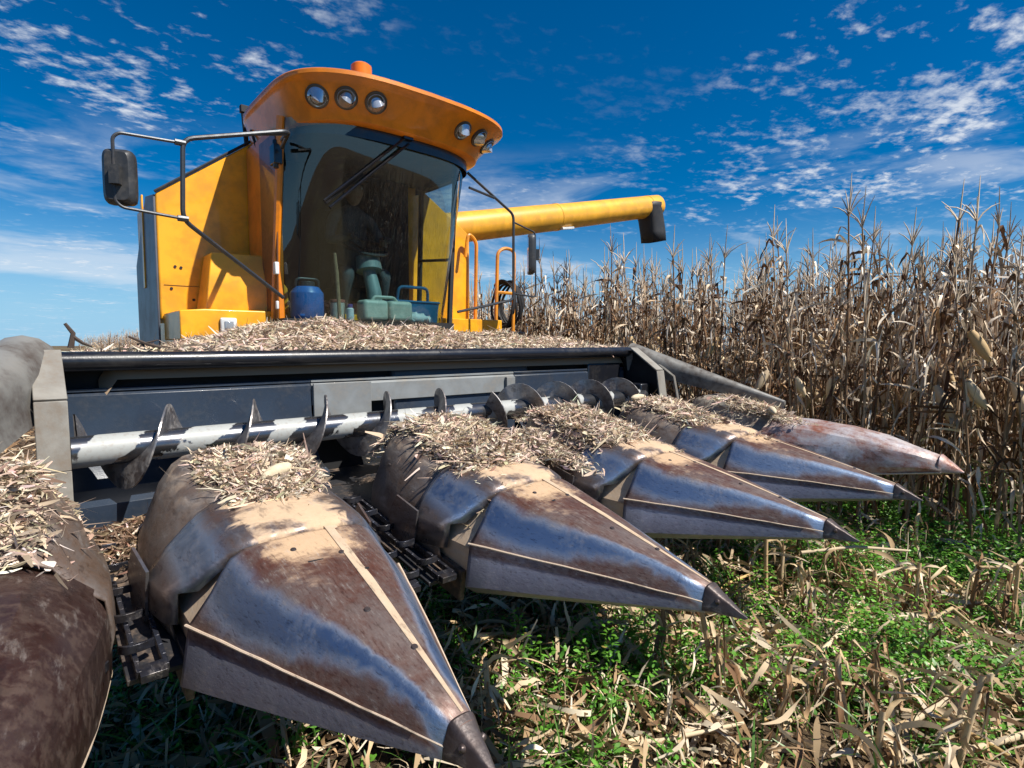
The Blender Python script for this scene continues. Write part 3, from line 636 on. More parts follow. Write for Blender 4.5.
# the operator: one skinned body, hair/cap and clothes as children
def operator():
    t = bpy.data.objects.new('person_tmp', None)
    J = dict(pel=(1.66, 4.10, 2.26), waist=(1.66, 4.10, 2.42), chest=(1.66, 4.05, 2.64), neck=(1.66, 4.02, 2.82), nk2=(1.66, 3.99, 2.89),
             hipL=(1.56, 4.08, 2.24), hipR=(1.76, 4.08, 2.24), kneL=(1.50, 3.74, 2.29), kneR=(1.84, 3.74, 2.29), ankL=(1.49, 3.90, 1.93), ankR=(1.85, 3.90, 1.93), toeL=(1.48, 3.78, 1.885), toeR=(1.86, 3.78, 1.885),
             shL=(1.49, 4.02, 2.77), shR=(1.83, 4.02, 2.77), elL=(1.40, 3.92, 2.53), elR=(1.92, 3.92, 2.53), wrL=(1.50, 3.76, 2.56), wrR=(1.82, 3.76, 2.56))
    ed = [('pel', 'waist'), ('waist', 'chest'), ('chest', 'neck'), ('neck', 'nk2'), ('pel', 'hipL'), ('pel', 'hipR'), ('hipL', 'kneL'), ('hipR', 'kneR'), ('kneL', 'ankL'), ('kneR', 'ankR'), ('ankL', 'toeL'), ('ankR', 'toeR'), ('neck', 'shL'), ('neck', 'shR'), ('shL', 'elL'), ('shR', 'elR'), ('elL', 'wrL'), ('elR', 'wrR')]
    rad = dict(pel=(.15, .11), waist=(.14, .10), chest=(.165, .11), neck=(.075, .07), nk2=(.055, .055), hipL=.09, hipR=.09, kneL=.062, kneR=.062, ankL=.042, ankR=.042, toeL=.035, toeR=.035, shL=.062, shR=.062, elL=.043, elR=.043, wrL=.029, wrR=.029)
    # hands: palm, four curled fingers and a thumb closed on the wheel rim
    for sd, w in (('L', 1), ('R', -1)):
        wr = Vector(J['wr'+sd]); J['pa'+sd] = tuple(wr+Vector((.012*w, -.055, .004))); ed.append(('wr'+sd, 'pa'+sd)); rad['pa'+sd] = (.034, .018)
        pa = Vector(J['pa'+sd])
        for q in range(4):
            o_ = Vector((w*(-.026+.017*q), -.03, .006)); L_ = (.85, 1, .95, .75)[q]
            pts = [pa+o_, pa+o_+Vector((0, -.030*L_, -.006)), pa+o_+Vector((0, -.040*L_, -.032)), pa+o_+Vector((0, -.018*L_, -.048))]
            pv = 'pa'+sd
            for i, p in enumerate(pts): nm = 'f%s%d%d' % (sd, q, i); J[nm] = tuple(p); rad[nm] = .0095-.0012*i; ed.append((pv, nm)); pv = nm
        pts = [pa+Vector((w*.034, -.002, -.004)), pa+Vector((w*.040, -.028, -.018)), pa+Vector((w*.028, -.048, -.026))]; pv = 'wr'+sd
        for i, p in enumerate(pts): nm = 't%s%d' % (sd, i); J[nm] = tuple(p); rad[nm] = .012-.0015*i; ed.append((pv, nm)); pv = nm
    names = list(J); idx = {n: i for i, n in enumerate(names)}; org = Vector(J['pel'])-Vector((0, 0, .1))
    me = bpy.data.meshes.new('person'); me.from_pydata([Vector(J[n])-org for n in names], [(idx[a], idx[b]) for a, b in ed], [])
    ob = bpy.data.objects.new('person', me); COL.objects.link(ob); ob.location = org; ob['_o'] = tuple(org)
    sk = ob.modifiers.new('skin', 'SKIN'); sk.use_smooth_shade = True
    if not me.skin_vertices: me.skin_vertices.new() if hasattr(me.skin_vertices, 'new') else None
    lay = me.skin_vertices[0].data
    for n in names:
        r0 = rad[n]; lay[idx[n]].radius = r0 if isinstance(r0, tuple) else (r0, r0); lay[idx[n]].use_root = n == 'pel'
    sb = ob.modifiers.new('sub', 'SUBSURF'); sb.levels = sb.render_levels = 1
    me.materials.append(M['shirt'])
    bpy.data.objects.remove(t)
    tag(ob, 'seated operator in a pale shirt and cap holding the steering wheel', 'person')
    h = MB(); c = Vector((1.66, 3.965, 3.0)); rings = []
    for j in range(13):      # head profile from chin to crown
        th = math.pi*(j+.5)/13; zz = math.cos(th)*.125; rw = math.sin(th)**.8*.076*(1 if zz > -.03 else 1+(zz+.03)*2.2); ring = []
        for i in range(20):
            a = 2*math.pi*i/20; x, y = rw*math.cos(a), rw*1.22*math.sin(a)
            if math.sin(a) < -.9 and -.045 < zz < .015: y -= .020*(1-abs(zz+.015)/.03) if abs(zz+.015) < .03 else 0
            ring.append(c+Vector((x, y, zz)))
        rings.append(ring)
    h.loft(rings); hd = h.build('head', M['skin'], ob, origin=c)
    for sg in (-1, 1):
        e = MB(); e.ball(c+Vector((sg*.030, -.083, .008)), (.012, .008, .008)); e.build('eye', M['white'], hd)
        e = MB(); e.ball(c+Vector((sg*.077, .008, -.005)), (.012, .02, .032)); e.build('ear', M['skin'], hd)
    e = MB(); e.box(c+Vector((0, -.080, -.068)), (.044, .01, .008)); e.build('mouth', M['redlid'], hd, bevel=.003)
    e = MB(); e.ball(c+Vector((0, .01, .06)), (.088, .104, .085), 18, 10); e.box(c+Vector((0, -.11, .052)), (.13, .12, .012), (R(-8), 0, 0)); e.build('cap', M['dark'], ob, bevel=.003)
M['shirt'] = paint('pale_shirt_cloth', (.08, .085, .09), (.06, .05, .05), .3, .9, 0, 0, 8)
M['skin'] = paint('tanned_skin', (.34, .17, .10), (.30, .14, .08), .3, .6, 0, 0, 12)
operator()
# mirrors
r_ = .014
b = MB(); b.tube(fillet([(.86, 3.42, 3.05), (.80, 3.1, 3.06), (.172, 3.08, 2.855), (.156, 3.08, 2.39), (.86, 3.48, 2.0)], .06), r_, 8)
b.tube(fillet([(.17, 3.08, 2.83), (-.14, 3.06, 2.81), (-.17, 3.06, 2.78), (-.17, 3.06, 2.44), (-.14, 3.06, 2.41), (.156, 3.08, 2.395)], .04), .009, 8)
b.tube([(.86, 3.42, 3.10), (.78, 3.12, 3.04), (.50, 3.09, 2.965)], .011, 6)
for z in (2.83, 2.395): b.tube([(.185, 3.08, z), (.13, 3.08, z)], .018, 8)
ma = b.build('mirror_arm', M['tubegrey'], cmb)
def mirror(c, w, h, parent, yaw):
    mm = MB(); rings = []
    rz = Matrix.Rotation(yaw, 3, 'Z')
    for y, f in ((-.035, .72), (-.02, .95), (0.0, 1.0), (.02, .97)):
        ring = []
        for i in range(32):
            a = 2*math.pi*i/32; ca, sa = math.cos(a), math.sin(a); p = 2/6
            ring.append(Vector(c)+rz @ Vector((math.copysign(abs(ca)**p, ca)*w/2*f, y*1.3, math.copysign(abs(sa)**p, sa)*h/2*(1-(1-f)*.5))))
        rings.append(ring)
    mm.loft(rings); mm.box(Vector(c)+rz @ Vector((0, -.06, .0)), (.05, .04, .10), (0, 0, yaw)); mo = mm.build('wing_mirror', M['plastic'], parent, smooth=40)
    g_ = MB(); g_.box(Vector(c)+rz @ Vector((0, .028, 0)), (w*.88, .004, h*.9), (0, 0, yaw)); g_.build('mirror_glass', M['mirror'], mo, bevel=.002)
mirror((-.139, 3.09, 2.575), .16, .30, ma, R(-28))
b = MB(); b.tube(fillet([(2.42, 3.32, 3.16), (2.92, 3.28, 2.87), (2.92, 3.28, 2.08), (2.36, 3.40, 1.95)], .05), r_*.9, 8); b.tube([(2.42, 3.30, 3.03), (2.70, 3.29, 2.985)], .011, 6)
b.tube(fillet([(2.92, 3.28, 2.80), (3.20, 3.28, 2.74), (3.21, 3.28, 2.12), (2.92, 3.28, 2.14)], .04), .008, 8); ma2 = b.build('mirror_arm', M['tubegrey'], cmb)
mirror((3.17, 3.31, 2.53), .20, .38, ma2, R(52))
# handrails and hose reel on the right platform
b = MB(); b.tube(fillet([(3.17, 4.2, 1.9), (3.19, 4.2, 2.78), (3.08, 4.2, 2.86), (3.04, 4.2, 2.6)], .07), .02, 8); b.build('handrail', M['rail_orange'], cmb)
b = MB(); b.tube(fillet([(3.46, 4.2, 1.80), (3.49, 4.2, 2.70), (3.60, 4.2, 2.76), (3.74, 4.2, 2.74), (3.72, 4.2, 1.80)], .12), .02, 8); b.tube([(3.46, 4.2, 2.25), (3.72, 4.2, 2.25)], .018, 6); b.build('handrail', M['rail_orange'], cmb)
b = MB(); b.box((3.45, 4.3, 1.78), (.66, .5, .05)); b.build('side_platform', M['black'], cmb, bevel=.005)
b = MB()
for k_ in range(6):
    rr = .20-.012*(k_ % 3); c = Vector((3.70+.03*k_, 4.36, 2.14)); b.tube([c+Vector((.02*math.sin(3*a+k_), rr*math.cos(a), 1.35*rr*math.sin(a))) for a in np.linspace(0, 2*math.pi, 33)], .016, 6)
b.build('coiled_hose', M['rubber'], cmb)
# unloading tube
ud = Vector((3.59, 0.0, .72)).normalized()
p0 = Vector((2.95, 4.55, 2.93)); p1 = Vector((4.75, 4.53, 3.325)); p2 = Vector((6.78, 4.5, 3.78))
b = MB(); b.cyl(p0, p1, .172, 32); b.tube([p1, p2, p2+(p2-p1).normalized()*.17, p2+(p2-p1).normalized()*.19], [.167, .165, .163, .145], 32); d_ = (p2-p1).normalized(); b.tube([p1-d_*.02, p1+d_*.02], .176, 32); b.tube([p2-d_*.1, p2-d_*.07], .170, 32)
uo = b.build('unloading_tube', M['tube_yellow'], cmb, smooth=40)
b = MB(); b.box(p1+Vector((.12, -.10, -.14)), (.22, .05, .03), (0, R(-10), 0)); b.build('tube_bracket', M['white'], uo, bevel=.004)
b = MB(); b.cyl((2.95, 4.6, 1.9), (2.95, 4.6, 3.0), .17, 24); b.build('tube_elbow', M['tube_yellow'], cmb)
b = MB(); rings = []
cz = [(0.04, .172, .178), (-.02, .178, .172), (-.20, .172, .16), (-.38, .185, .15), (-.52, .17, .16)]
for k_, (dz, hx, hy) in enumerate(cz):
    ring = []
    for i in range(20):
        a = 2*math.pi*i/20; ca, sa = math.cos(a), math.sin(a); p = 2/3.2
        wob = 1+.05*math.sin(3*a+k_*1.7)
        ring.append(p2+Vector((-.03-.30*dz+math.copysign(abs(ca)**p, ca)*hx*wob, math.copysign(abs(sa)**p, sa)*hy*wob, dz+.03*math.cos(a))))
    rings.append(ring)
b.loft(rings, True, False); b.build('spout', M['rubber'], uo, smooth=50, solid=.012)
# wheels
def wheel(c, rad, w):
    t_ = MB(); rings = []
    for i in range(40):
        a = 2*math.pi*i/40; prof = [(-w/2, .62), (-w/2, .92), (-w*.38, 1.0), (w*.38, 1.0), (w/2, .92), (w/2, .62)]
        rings.append([Vector(c)+Vector((dx, rad*f*math.cos(a), rad*f*math.sin(a))) for dx, f in prof])
    rings.append(rings[0]); t_.loft(rings, True, False)
    for i in range(20):
        a = 2*math.pi*i/20
        for sg in (-1, 1): t_.box(Vector(c)+Vector((sg*w*.24, rad*math.cos(a+sg*.06), rad*math.sin(a+sg*.06))), (w*.5, .06, .07), (a, 0, sg*.3))
    to = t_.build('wheel', M['rubber'], cmb, origin=c)
    rm = MB(); rm.cyl(Vector(c)-Vector((w*.3, 0, 0)), Vector(c)+Vector((w*.3, 0, 0)), rad*.62, 32); rm.cyl(Vector(c)-Vector((w*.42, 0, 0)), Vector(c)+Vector((w*.42, 0, 0)), rad*.2, 20); rm.build('rim', M['tube_yellow'], to, bevel=.01)
wheel((.45, 4.95, .82), .82, .6); wheel((2.85, 4.95, .82), .82, .6); wheel((.8, 7.9, .55), .55, .4); wheel((2.5, 7.9, .55), .55, .4)
b = MB(); b.box((1.65, 4.95, .85), (2.2, .25, .25)); b.box((1.65, 7.9, .6), (1.6, .15, .15)); b.build('axle', M['black'], cmb)

# things standing on the cab floor behind the glass
def base_thing(name, label, cat, loc): return empty(name, loc, label, cat)
FZ = 1.852
t = base_thing('water_jug', 'bright blue plastic water jug on the left of the cab floor', 'jug', (1.09, 3.62, FZ))
b = MB(); b.tube([(1.09, 3.62, FZ), (1.09, 3.62, FZ+.03), (1.09, 3.62, FZ+.20), (1.09, 3.62, FZ+.25)], [.115, .125, .125, .09], 24); b.build('body', M['blue_jug'], t, bevel=.006)
b = MB(); b.tube([(1.09, 3.62, FZ+.25), (1.09, 3.62, FZ+.29)], .06, 20); b.tube(fillet([(1.0, 3.62, FZ+.22), (1.0, 3.60, FZ+.31), (1.18, 3.60, FZ+.31), (1.18, 3.62, FZ+.22)], .04), .012, 8); b.build('lid', M['plastic'], t, bevel=.003)
t = base_thing('paint_tin', 'small pale tin with a faded red lid beside the blue jug', 'tin', (1.335, 3.62, FZ))
b = MB(); b.cyl((1.335, 3.62, FZ), (1.335, 3.62, FZ+.14), .058, 24); b.build('body', M['tin'], t, bevel=.003)
b = MB(); b.cyl((1.335, 3.62, FZ+.141), (1.335, 3.62, FZ+.165), .061, 24); b.build('lid', M['redlid'], t, bevel=.003)
t = base_thing('spray_bottle', 'small white bottle with violet cap between tin and jerry can', 'bottle', (1.41, 3.55, FZ))
b = MB(); b.tube([(1.41, 3.55, FZ), (1.41, 3.55, FZ+.09), (1.41, 3.55, FZ+.10)], [.03, .03, .02], 16); b.build('body', M['white'], t)
b = MB(); b.cyl((1.41, 3.55, FZ+.101), (1.41, 3.55, FZ+.13), .022, 16); b.build('cap', M['violet'], t)
t = base_thing('jerry_can', 'grey green plastic jerry can lying flat in front of the steering column', 'jerry can', (1.72, 3.50, FZ))
b = MB(); b.box((1.60, 3.54, FZ+.085), (.22, .16, .17)); b.box((1.83, 3.54, FZ+.085), (.22, .16, .17)); b.box((1.715, 3.56, FZ+.07), (.20, .12, .13)); b.build('body', M['jerry'], t, bevel=.03, bseg=3)
b = MB(); b.tube(fillet([(1.60, 3.54, FZ+.165), (1.62, 3.54, FZ+.20), (1.80, 3.54, FZ+.20), (1.83, 3.54, FZ+.165)], .03), .014, 8); b.build('handle', M['jerry'], t)
t = base_thing('toolbox', 'teal blue open toolbox with raised handle on the right of the cab floor', 'toolbox', (2.09, 3.72, FZ))
b = MB(); b.box((2.09, 3.72, FZ+.09), (.40, .20, .18), None, (1.08, 1.1)); b.box((2.09, 3.72, FZ+.185), (.45, .24, .02)); b.build('body', M['teal_box'], t, bevel=.01)
b = MB(); b.tube(fillet([(1.93, 3.72, FZ+.18), (1.94, 3.70, FZ+.32), (2.24, 3.70, FZ+.32), (2.25, 3.72, FZ+.18)], .05), .014, 8); b.build('handle', M['teal_box'], t)
st_ = MB(); st_.tube([(1.30, 3.50, FZ+.002), (1.27, 3.47, 2.2), (1.25, 3.46, 2.36)], [.016, .015, .013], 8); tag(st_.build('wooden_stick', M['wood'], None, origin=(1.30, 3.50, FZ)), 'wooden broom stick leaning against the windscreen by the tin', 'stick')
cl = MB(); cl.ball((2.02, 3.56, FZ+.035), (.10, .06, .05), 14, 8); cl.ball((2.12, 3.57, FZ+.025), (.07, .06, .035), 12, 8); cl.ball((1.94, 3.55, FZ+.02), (.06, .05, .03), 12, 8)
cl.v = [(x+.012*math.sin(60*y+40*z), y+.01*math.sin(50*x), z+.012*math.sin(70*x+30*y)) for x, y, z in cl.v]
tag(cl.build('cloth', M['cloth'], None, origin=(2.02, 3.56, FZ)), 'crumpled pale rag on the cab floor beside the jerry can', 'cloth')

# ------------------------------------------------------------------ chaff piles on the header and the feeder
def pile(name, label, cx, cy, hx, hy, zf, thick, n, rot=0.0, size=1.0, base=(.58, .455, .34)):
    u = rng.normal(size=(n*4, 2))*.55; an = np.arctan2(u[:, 1], u[:, 0]); lim = 1+.22*np.sin(3*an+cx*9)+.15*np.sin(7*an+cx*5)+.12*rng.normal(size=len(u)); ok = np.sqrt((u**2).sum(1)) < lim; u = u[ok][:n]; n = len(u)
    c, s = math.cos(rot), math.sin(rot)
    X = cx+c*u[:, 0]*hx-s*u[:, 1]*hy; Y = cy+s*u[:, 0]*hx+c*u[:, 1]*hy
    d = np.sqrt((u**2).sum(1)); lump = 1+.25*np.sin(X*17+cx)*np.cos(Y*13)
    h = thick*np.clip(1-d**2*.85, .05, 1)*lump
    zb = np.array([zf(x-cx, y) for x, y in zip(X, Y)])
    Z = zb+h*rng.random(n)**.5+.004
    long1 = rng.random(n) < .07
    L = size*(.018+.06*rng.random(n)**1.6); L[long1] *= 2.6
    Wd = size*(.0025+.0085*rng.random(n)**1.8); Wd[long1] *= .8
    big_ = rng.random(n) < .07; Wd[big_] *= 3.0; L[big_] *= 1.3
    V, Fq, C = strips(np.stack([X, Y, Z], 1), L, Wd, rng.random(n)*6.283, rng.normal(size=n)*.30, rng.normal(size=n)*.9, rng.normal(size=n)*.9, chaff_cols(n, base), 4)
    o = npmesh(name, V, Fq, C, M['chaff'], None); tag(o, label, 'chaff', None, 'stuff'); return o
def hoodz(dx, y):
    ys = [.85, 1.0, 1.14, 1.30, 1.48, 1.60, 1.68, 1.76]; zs_ = [.20, .215, .26, .285, .34, .355, .335, .28]
    return HZ+np.interp(y, ys, zs_)-max(0, abs(dx)-.19)*1.6
pile('chaff_pile', 'thin patch of dry chaff on the near brown hood', .03, 1.33,   .21, .28, hoodz, .030, 4200, size=1.1)
pile('chaff_pile', 'deep heap of straw coloured husks on the second hood', .93, 1.38, .30, .45, hoodz, .060, 9500, size=1.1)
pile('chaff_pile', 'heap of chaff and straw on the third hood', 1.80, 1.38, .28, .47, hoodz, .050, 8000, size=1.1)
pile('chaff_pile', 'chaff scattered over the fourth hood', 2.72, 1.36, .25, .46, hoodz, .038, 5000, size=1.1)
pile('chaff_pile', 'chaff on the rear of the pale rusty end divider', 3.5, 1.2, .20, .34, hoodz, .06, 2200)
pile('chaff_pile', 'chaff lying on the hood of the dark end divider', -.78, 1.46, .34, .40, hoodz, .050, 5600, size=1.1, base=(.50, .385, .28))
pile('chaff_pile', 'loose husks caught in the gap between second and third hoods', 1.38, 1.45, .20, .42, lambda dx, y: 1.06, .14, 3000)
pile('chaff_pile', 'brown crop scraps lying in the trough under the left end of the auger', -.22, 1.66, .30, .26, lambda dx, y: .925+.08*(y-1.55), .05, 2600, base=(.26, .17, .11))
# long heap on top of the feeder house in front of the cab
def heap():
    n = 20000
    X = rng.uniform(-.35, 3.25, n); Y = rng.uniform(2.20, 3.62, n)
    xs = [-.4, -.1, .1, .45, .8, 1.6, 2.4, 2.9, 3.3]; hs = [1.61, 1.615, 1.635, 1.74, 1.805, 1.77, 1.735, 1.71, 1.64]
    top = np.interp(X, xs, hs)+.018*np.sin(X*9)*np.cos(Y*7); f = np.clip((Y-2.22)/.45, 0, 1); top = 1.632+(top-1.632)*f
    Z = top-.05*rng.random(n)**2+.004
    L = .025+.085*rng.random(n)**1.6; L[rng.random(n) < .05] *= 2.2; Wd = .004+.011*rng.random(n)**1.5
    V, Fq, C = strips(np.stack([X, Y, Z], 1), L, Wd, rng.random(n)*6.283, rng.normal(size=n)*.35, rng.normal(size=n)*.8, rng.normal(size=n)*.9, chaff_cols(n), 3)
    # the packed litter underneath
    gx = np.linspace(-.35, 3.25, 60); gy = np.linspace(2.20, 3.64, 24); GX, GY = np.meshgrid(gx, gy)
    gt = np.interp(GX, xs, hs)+.018*np.sin(GX*9)*np.cos(GY*7); gf = np.clip((GY-2.22)/.45, 0, 1); GZ = 1.632+(gt-1.632)*gf-.028; GZ[0] -= .1; GZ[-1] -= .3; GZ[:, 0] -= .1; GZ[:, -1] -= .1
    bv = np.stack([GX, GY, GZ], -1).reshape(-1, 3); q = [(j*60+i, j*60+i+1, (j+1)*60+i+1, (j+1)*60+i) for j in range(23) for i in range(59)]
    V2 = np.concatenate([V, bv]); F2 = np.concatenate([Fq, np.array(q)+len(V)]); C2 = np.concatenate([C, np.tile((.34, .25, .17), (len(bv), 1))])
    o = npmesh('chaff_heap', V2, F2, C2, M['chaff']); tag(o, 'long heap of dry husks piled behind the header beam below the windscreen', 'chaff', None, 'stuff')
heap()
def twig(paths, label, origin):
    b = MB()
    for p, r0 in paths: b.tube(p, [r0*(1-.5*i/(len(p)-1)) for i in range(len(p))], 6)
    tag(b.build('broken_twig', M['twig'], None, origin=origin), label, 'twig')
twig([([(-.44, 2.2, 1.64), (-.43, 2.2, 1.70), (-.455, 2.2, 1.74)], .012), ([(-.43, 2.2, 1.685), (-.40, 2.2, 1.66), (-.37, 2.19, 1.645)], .009)], 'dark forked twig standing on the left end of the header beam', (-.44, 2.2, 1.64))
twig([([(-.12, 2.22, 1.64), (-.18, 2.22, 1.66), (-.24, 2.22, 1.69)], .009), ([(-.18, 2.22, 1.66), (-.13, 2.21, 1.675)], .005)], 'thin dark twig lying on the header beam near the yellow body', (-.12, 2.22, 1.64))
def cob(c, ax, label):
    b = MB(); a = Vector(ax).normalized(); c = Vector(c); L = .15
    ts = np.linspace(-.5, .5, 10); b.tube([c+a*L*t for t in ts], [.004+.021*math.sin(math.pi*(t+.5))**.6 for t in ts], 12)
    tag(b.build('corn_cob', M['cob'], None, origin=tuple(c), smooth=60), label, 'corn cob')
cob((.06, 1.27, 1.213), (.8, .5, .1), 'pale corn cob half buried in the chaff on the near hood')
cob((2.62, 1.62, 1.29), (1, -.1, .0), 'pale corn cob lying on the fourth hood beside the auger')
cob((3.42, 1.05, 1.19), (.8, .6, .15), 'pale corn cob at the foot of the end shield')
def straw(n, box, label, name='straw'):
    pass

# ------------------------------------------------------------------ corn plants
DRY = [(.72, .61, .48), (.74, .65, .54), (.66, .53, .39), (.46, .33, .21), (.56, .43, .30), (.30, .18, .095), (.14, .072, .038), (.10, .052, .028), (.20, .11, .055), (.24, .14, .07)]
def leaf_geo(base, az, L, up, droop, w, twist, nseg, cols, fold=True, kink=False):
    """a dry leaf blade; with kink it snaps over and hangs straight down"""
    d = np.array([math.cos(az), math.sin(az), 0.0]); p = np.array(base, float); ang = up; V = []; C = []; side = np.array([-math.sin(az), math.cos(az), 0.0])
    c0 = np.array(random.choice(cols))*random.uniform(.8, 1.2); st = L/nseg; tw = random.uniform(-.4, .4); kj = random.choice((1, 1, 2, 2, 3)) if kink else -1
    k_ = 3 if fold else 2
    for j in range(nseg+1):
        t = j/nseg; T = d*math.cos(ang)+np.array([0, 0, math.sin(ang)]); N = np.cross(T, side)
        s = side*math.cos(tw)+N*math.sin(tw); ww = w*(.45+.55*min(1, t*4))*(1-t**2.5)*random.uniform(.75, 1.15)+.002; nn = np.cross(T, s)
        if fold: V += [p-s*ww*.5+nn*ww*.3, p, p+s*ww*.5+nn*ww*.3]
        else: V += [p-s*ww*.5, p+s*ww*.5]
        C += [c0*(1-.15*t)*random.uniform(.85, 1.12)]*k_
        p = p+T*st
        if kink:
            ang = -random.uniform(1.0, 1.55) if j == kj else ang+random.uniform(-.22, .16)
        else: ang = max(ang-droop/nseg*random.uniform(.5, 1.6), -1.5)
        tw += twist/nseg*random.uniform(.1, 1.9)
        az2 = random.uniform(-.35, .35); d = np.array([d[0]*math.cos(az2)-d[1]*math.sin(az2), d[0]*math.sin(az2)+d[1]*math.cos(az2), 0]); side = np.array([-d[1], d[0], 0])
    Fq = []
    for j in range(nseg):
        for i in range(k_-1): a = j*k_+i; Fq.append((a, a+1, a+1+k_, a+k_))
    return V, Fq, C
def cat_geo(parts):
    V, Fq, C = [], [], []
    for v, f, c in parts:
        b = len(V); V += list(v); Fq += [tuple(i+b for i in q) for q in f]; C += list(c)
    return np.array(V, float), np.array(Fq, int), np.array(C, float)
def tube_geo(pts, rs, seg, colr):
    mb = MB(); mb.tube(pts, rs, seg, False); return [np.array(p) for p in mb.v], mb.f, [np.array(colr)]*len(mb.v)
def corn_variant(h, low=False, ear=True):
    sg = 5 if low else 8; bend = (random.uniform(-.12, .12), random.uniform(-.12, .12))
    def P(t): return Vector((bend[0]*t*t*h*.5, bend[1]*t*t*h*.5, h*t))
    sc = np.array(random.choice([(.24, .15, .09), (.15, .085, .05), (.38, .28, .19)])); n = 5 if low else 9
    stalk = cat_geo([tube_geo([P(t*.88) for t in np.linspace(0, 1, n)], [.0155*(1-.65*t) for t in np.linspace(0, 1, n)], 4 if low else 6, sc)])
    lv = []; az = random.random()*6.28
    nl = 15 if low else 25
    for i in range(nl):
        t = .08+.76*(i/(nl-1))**.9+random.uniform(-.02, .02); az += math.pi+random.uniform(-.5, .5)
        lv.append(leaf_geo(P(t), az, random.uniform(.22, .60)*(1 if t < .66 else .55), random.uniform(.6, 1.45), random.uniform(2.0, 4.5), random.uniform(.014, .036), random.uniform(-7, 7), sg, DRY, not low, random.random() < (.85 if t < .7 else .97)))
        if not low and random.random() < .5: lv.append(leaf_geo(P(t-.03), az+random.uniform(-.6, .6), random.uniform(.2, .45), random.uniform(-1.4, .4), random.uniform(.3, 1.2), random.uniform(.014, .032), random.uniform(-4, 4), 5, DRY, False))
    leaves = cat_geo(lv); earg = None
    if ear:
        eb = P(random.uniform(.50, .62)); a = random.random()*6.28; d = Vector((math.cos(a)*.5, math.sin(a)*.5, -.85)); L = random.uniform(.24, .31)
        ts = np.linspace(0, 1, 8); c0 = np.array(random.choice([(.56, .42, .26), (.48, .34, .18), (.62, .49, .33)]))
        pts = [eb+Vector((math.cos(a), math.sin(a), 0))*.03+d*L*t for t in ts]
        es = [tube_geo(pts, [0.006+.034*math.sin(math.pi*min(1, t*.9+.08))**.6 for t in ts], 5 if low else 9, c0)]
        if not low:
            for k_ in range(4): es.append(leaf_geo(pts[5], a+random.uniform(-1.5, 1.5), .12, -.6, .8, .03, 1, 3, [(.55, .45, .32)], False))
        earg = cat_geo(es)
    ts_ = []; top = P(.87)
    for k_ in range(3 if low else 7):
        a = random.random()*6.28; sp = 0 if k_ == 0 else random.uniform(.12, .5); L = random.uniform(.12, .26) if k_ else .32
        q = [top+Vector((math.cos(a)*math.sin(sp*(1+t))*L*t, math.sin(a)*math.sin(sp*(1+t))*L*t, math.cos(sp*(1+t))*L*t)) for t in (0, .35, .7, 1)]
        ts_.append(tube_geo(q, [.005, .0055, .0045, .002], 3, (.56, .46, .35)))
    return dict(stalk=stalk, leaves=leaves, ear=earg, tassel=cat_geo(ts_))
# plant positions in rows
pos = []
for row in range(20):
    l = 4.78+.46*row; dy = .12 if row < 9 else .24
    for y in np.arange(-9.5, 34 if row < 12 else 26, dy):
        if random.random() < .07: continue
        pos.append((l+random.gauss(0, .06), y+random.gauss(0, .05), row))
for row in range(7):
    for y in np.arange(34, 90, .45): pos.append((5.05+.9*row+random.gauss(0, .1), y+random.gauss(0, .1), row))
for xx in np.arange(-14, 5, .62):      # the uncut end of the field, far behind the machine on the right only
    pass
for row in range(10):
    for y in np.arange(-30, -9.6, .3): pos.append((4.78+.6*row+random.gauss(0, .08), y+random.gauss(0, .08), row))
pos = np.array(pos); CAM = np.array((-.59, -.72, 1.65))
rel = np.column_stack([pos[:, :2], np.full(len(pos), 1.3)])-CAM
dz = rel @ np.array(F); px = 512+560*(rel @ np.array(rt))/np.maximum(dz, .01)
vis = (dz > .5) & (px > 380) & (px < 1045); order = np.argsort(np.where(vis, dz+pos[:, 2]*.25, 1e9))[:298]
isind = np.zeros(len(pos), bool); isind[order] = True
NV = 9; variants = [corn_variant(random.uniform(2.35, 3.0), False, i % 2 == 0) for i in range(NV)]
vmesh = []
for i, v in enumerate(variants):
    e = empty('corn_plant', (0, 0, 0), 'proto', 'corn plant'); ms = []
    for nm in ('stalk', 'leaves', 'ear', 'tassel'):
        if v[nm] is not None: ms.append(npmesh(nm, *v[nm], M['stem'] if nm in ('stalk', 'ear') else M['dryleaf'], e, smooth=True))
    vmesh.append((e, ms))
used = set()
for k_ in np.where(isind)[0]:
    i = random.randrange(NV); e, ms = vmesh[i]
    if i not in used: r = e; used.add(i)
    else:
        r = e.copy(); COL.objects.link(r)
        for mm in ms: c = mm.copy(); COL.objects.link(c); c.parent = r
    s = random.uniform(.9, 1.1); r.location = (pos[k_, 0], pos[k_, 1], -.01); r.rotation_euler = (random.gauss(0, .045), random.gauss(0, .045), random.random()*6.28); r.scale = (s, s, s)
    r['label'] = 'dry standing corn plant with hanging pale ear at the uncut field edge' if variants[i]['ear'] is not None else 'dry standing corn plant without an ear at the uncut field edge'
    r['group'] = 'standing corn with ears at the field edge' if variants[i]['ear'] is not None else 'standing corn without ears at the field edge'
    pp = pos[k_]
for i, (e, ms) in enumerate(vmesh):
    if i not in used: [bpy.data.objects.remove(mm) for mm in ms]; bpy.data.objects.remove(e)
lowv = []
for i in range(10):
    v = corn_variant(random.uniform(2.35, 2.9), True, i % 4 == 0); parts = [v[q] for q in ('stalk', 'leaves', 'ear', 'tassel') if v[q] is not None]
    V, Fq, C = [], [], []; b0 = 0
    for a, f, c in parts: V.append(a); Fq.append(f+b0); C.append(c); b0 += len(a)
    lowv.append((np.concatenate(V), np.concatenate(Fq), np.concatenate(C)))
Vs, Fs, Cs = [], [], []; b0 = 0
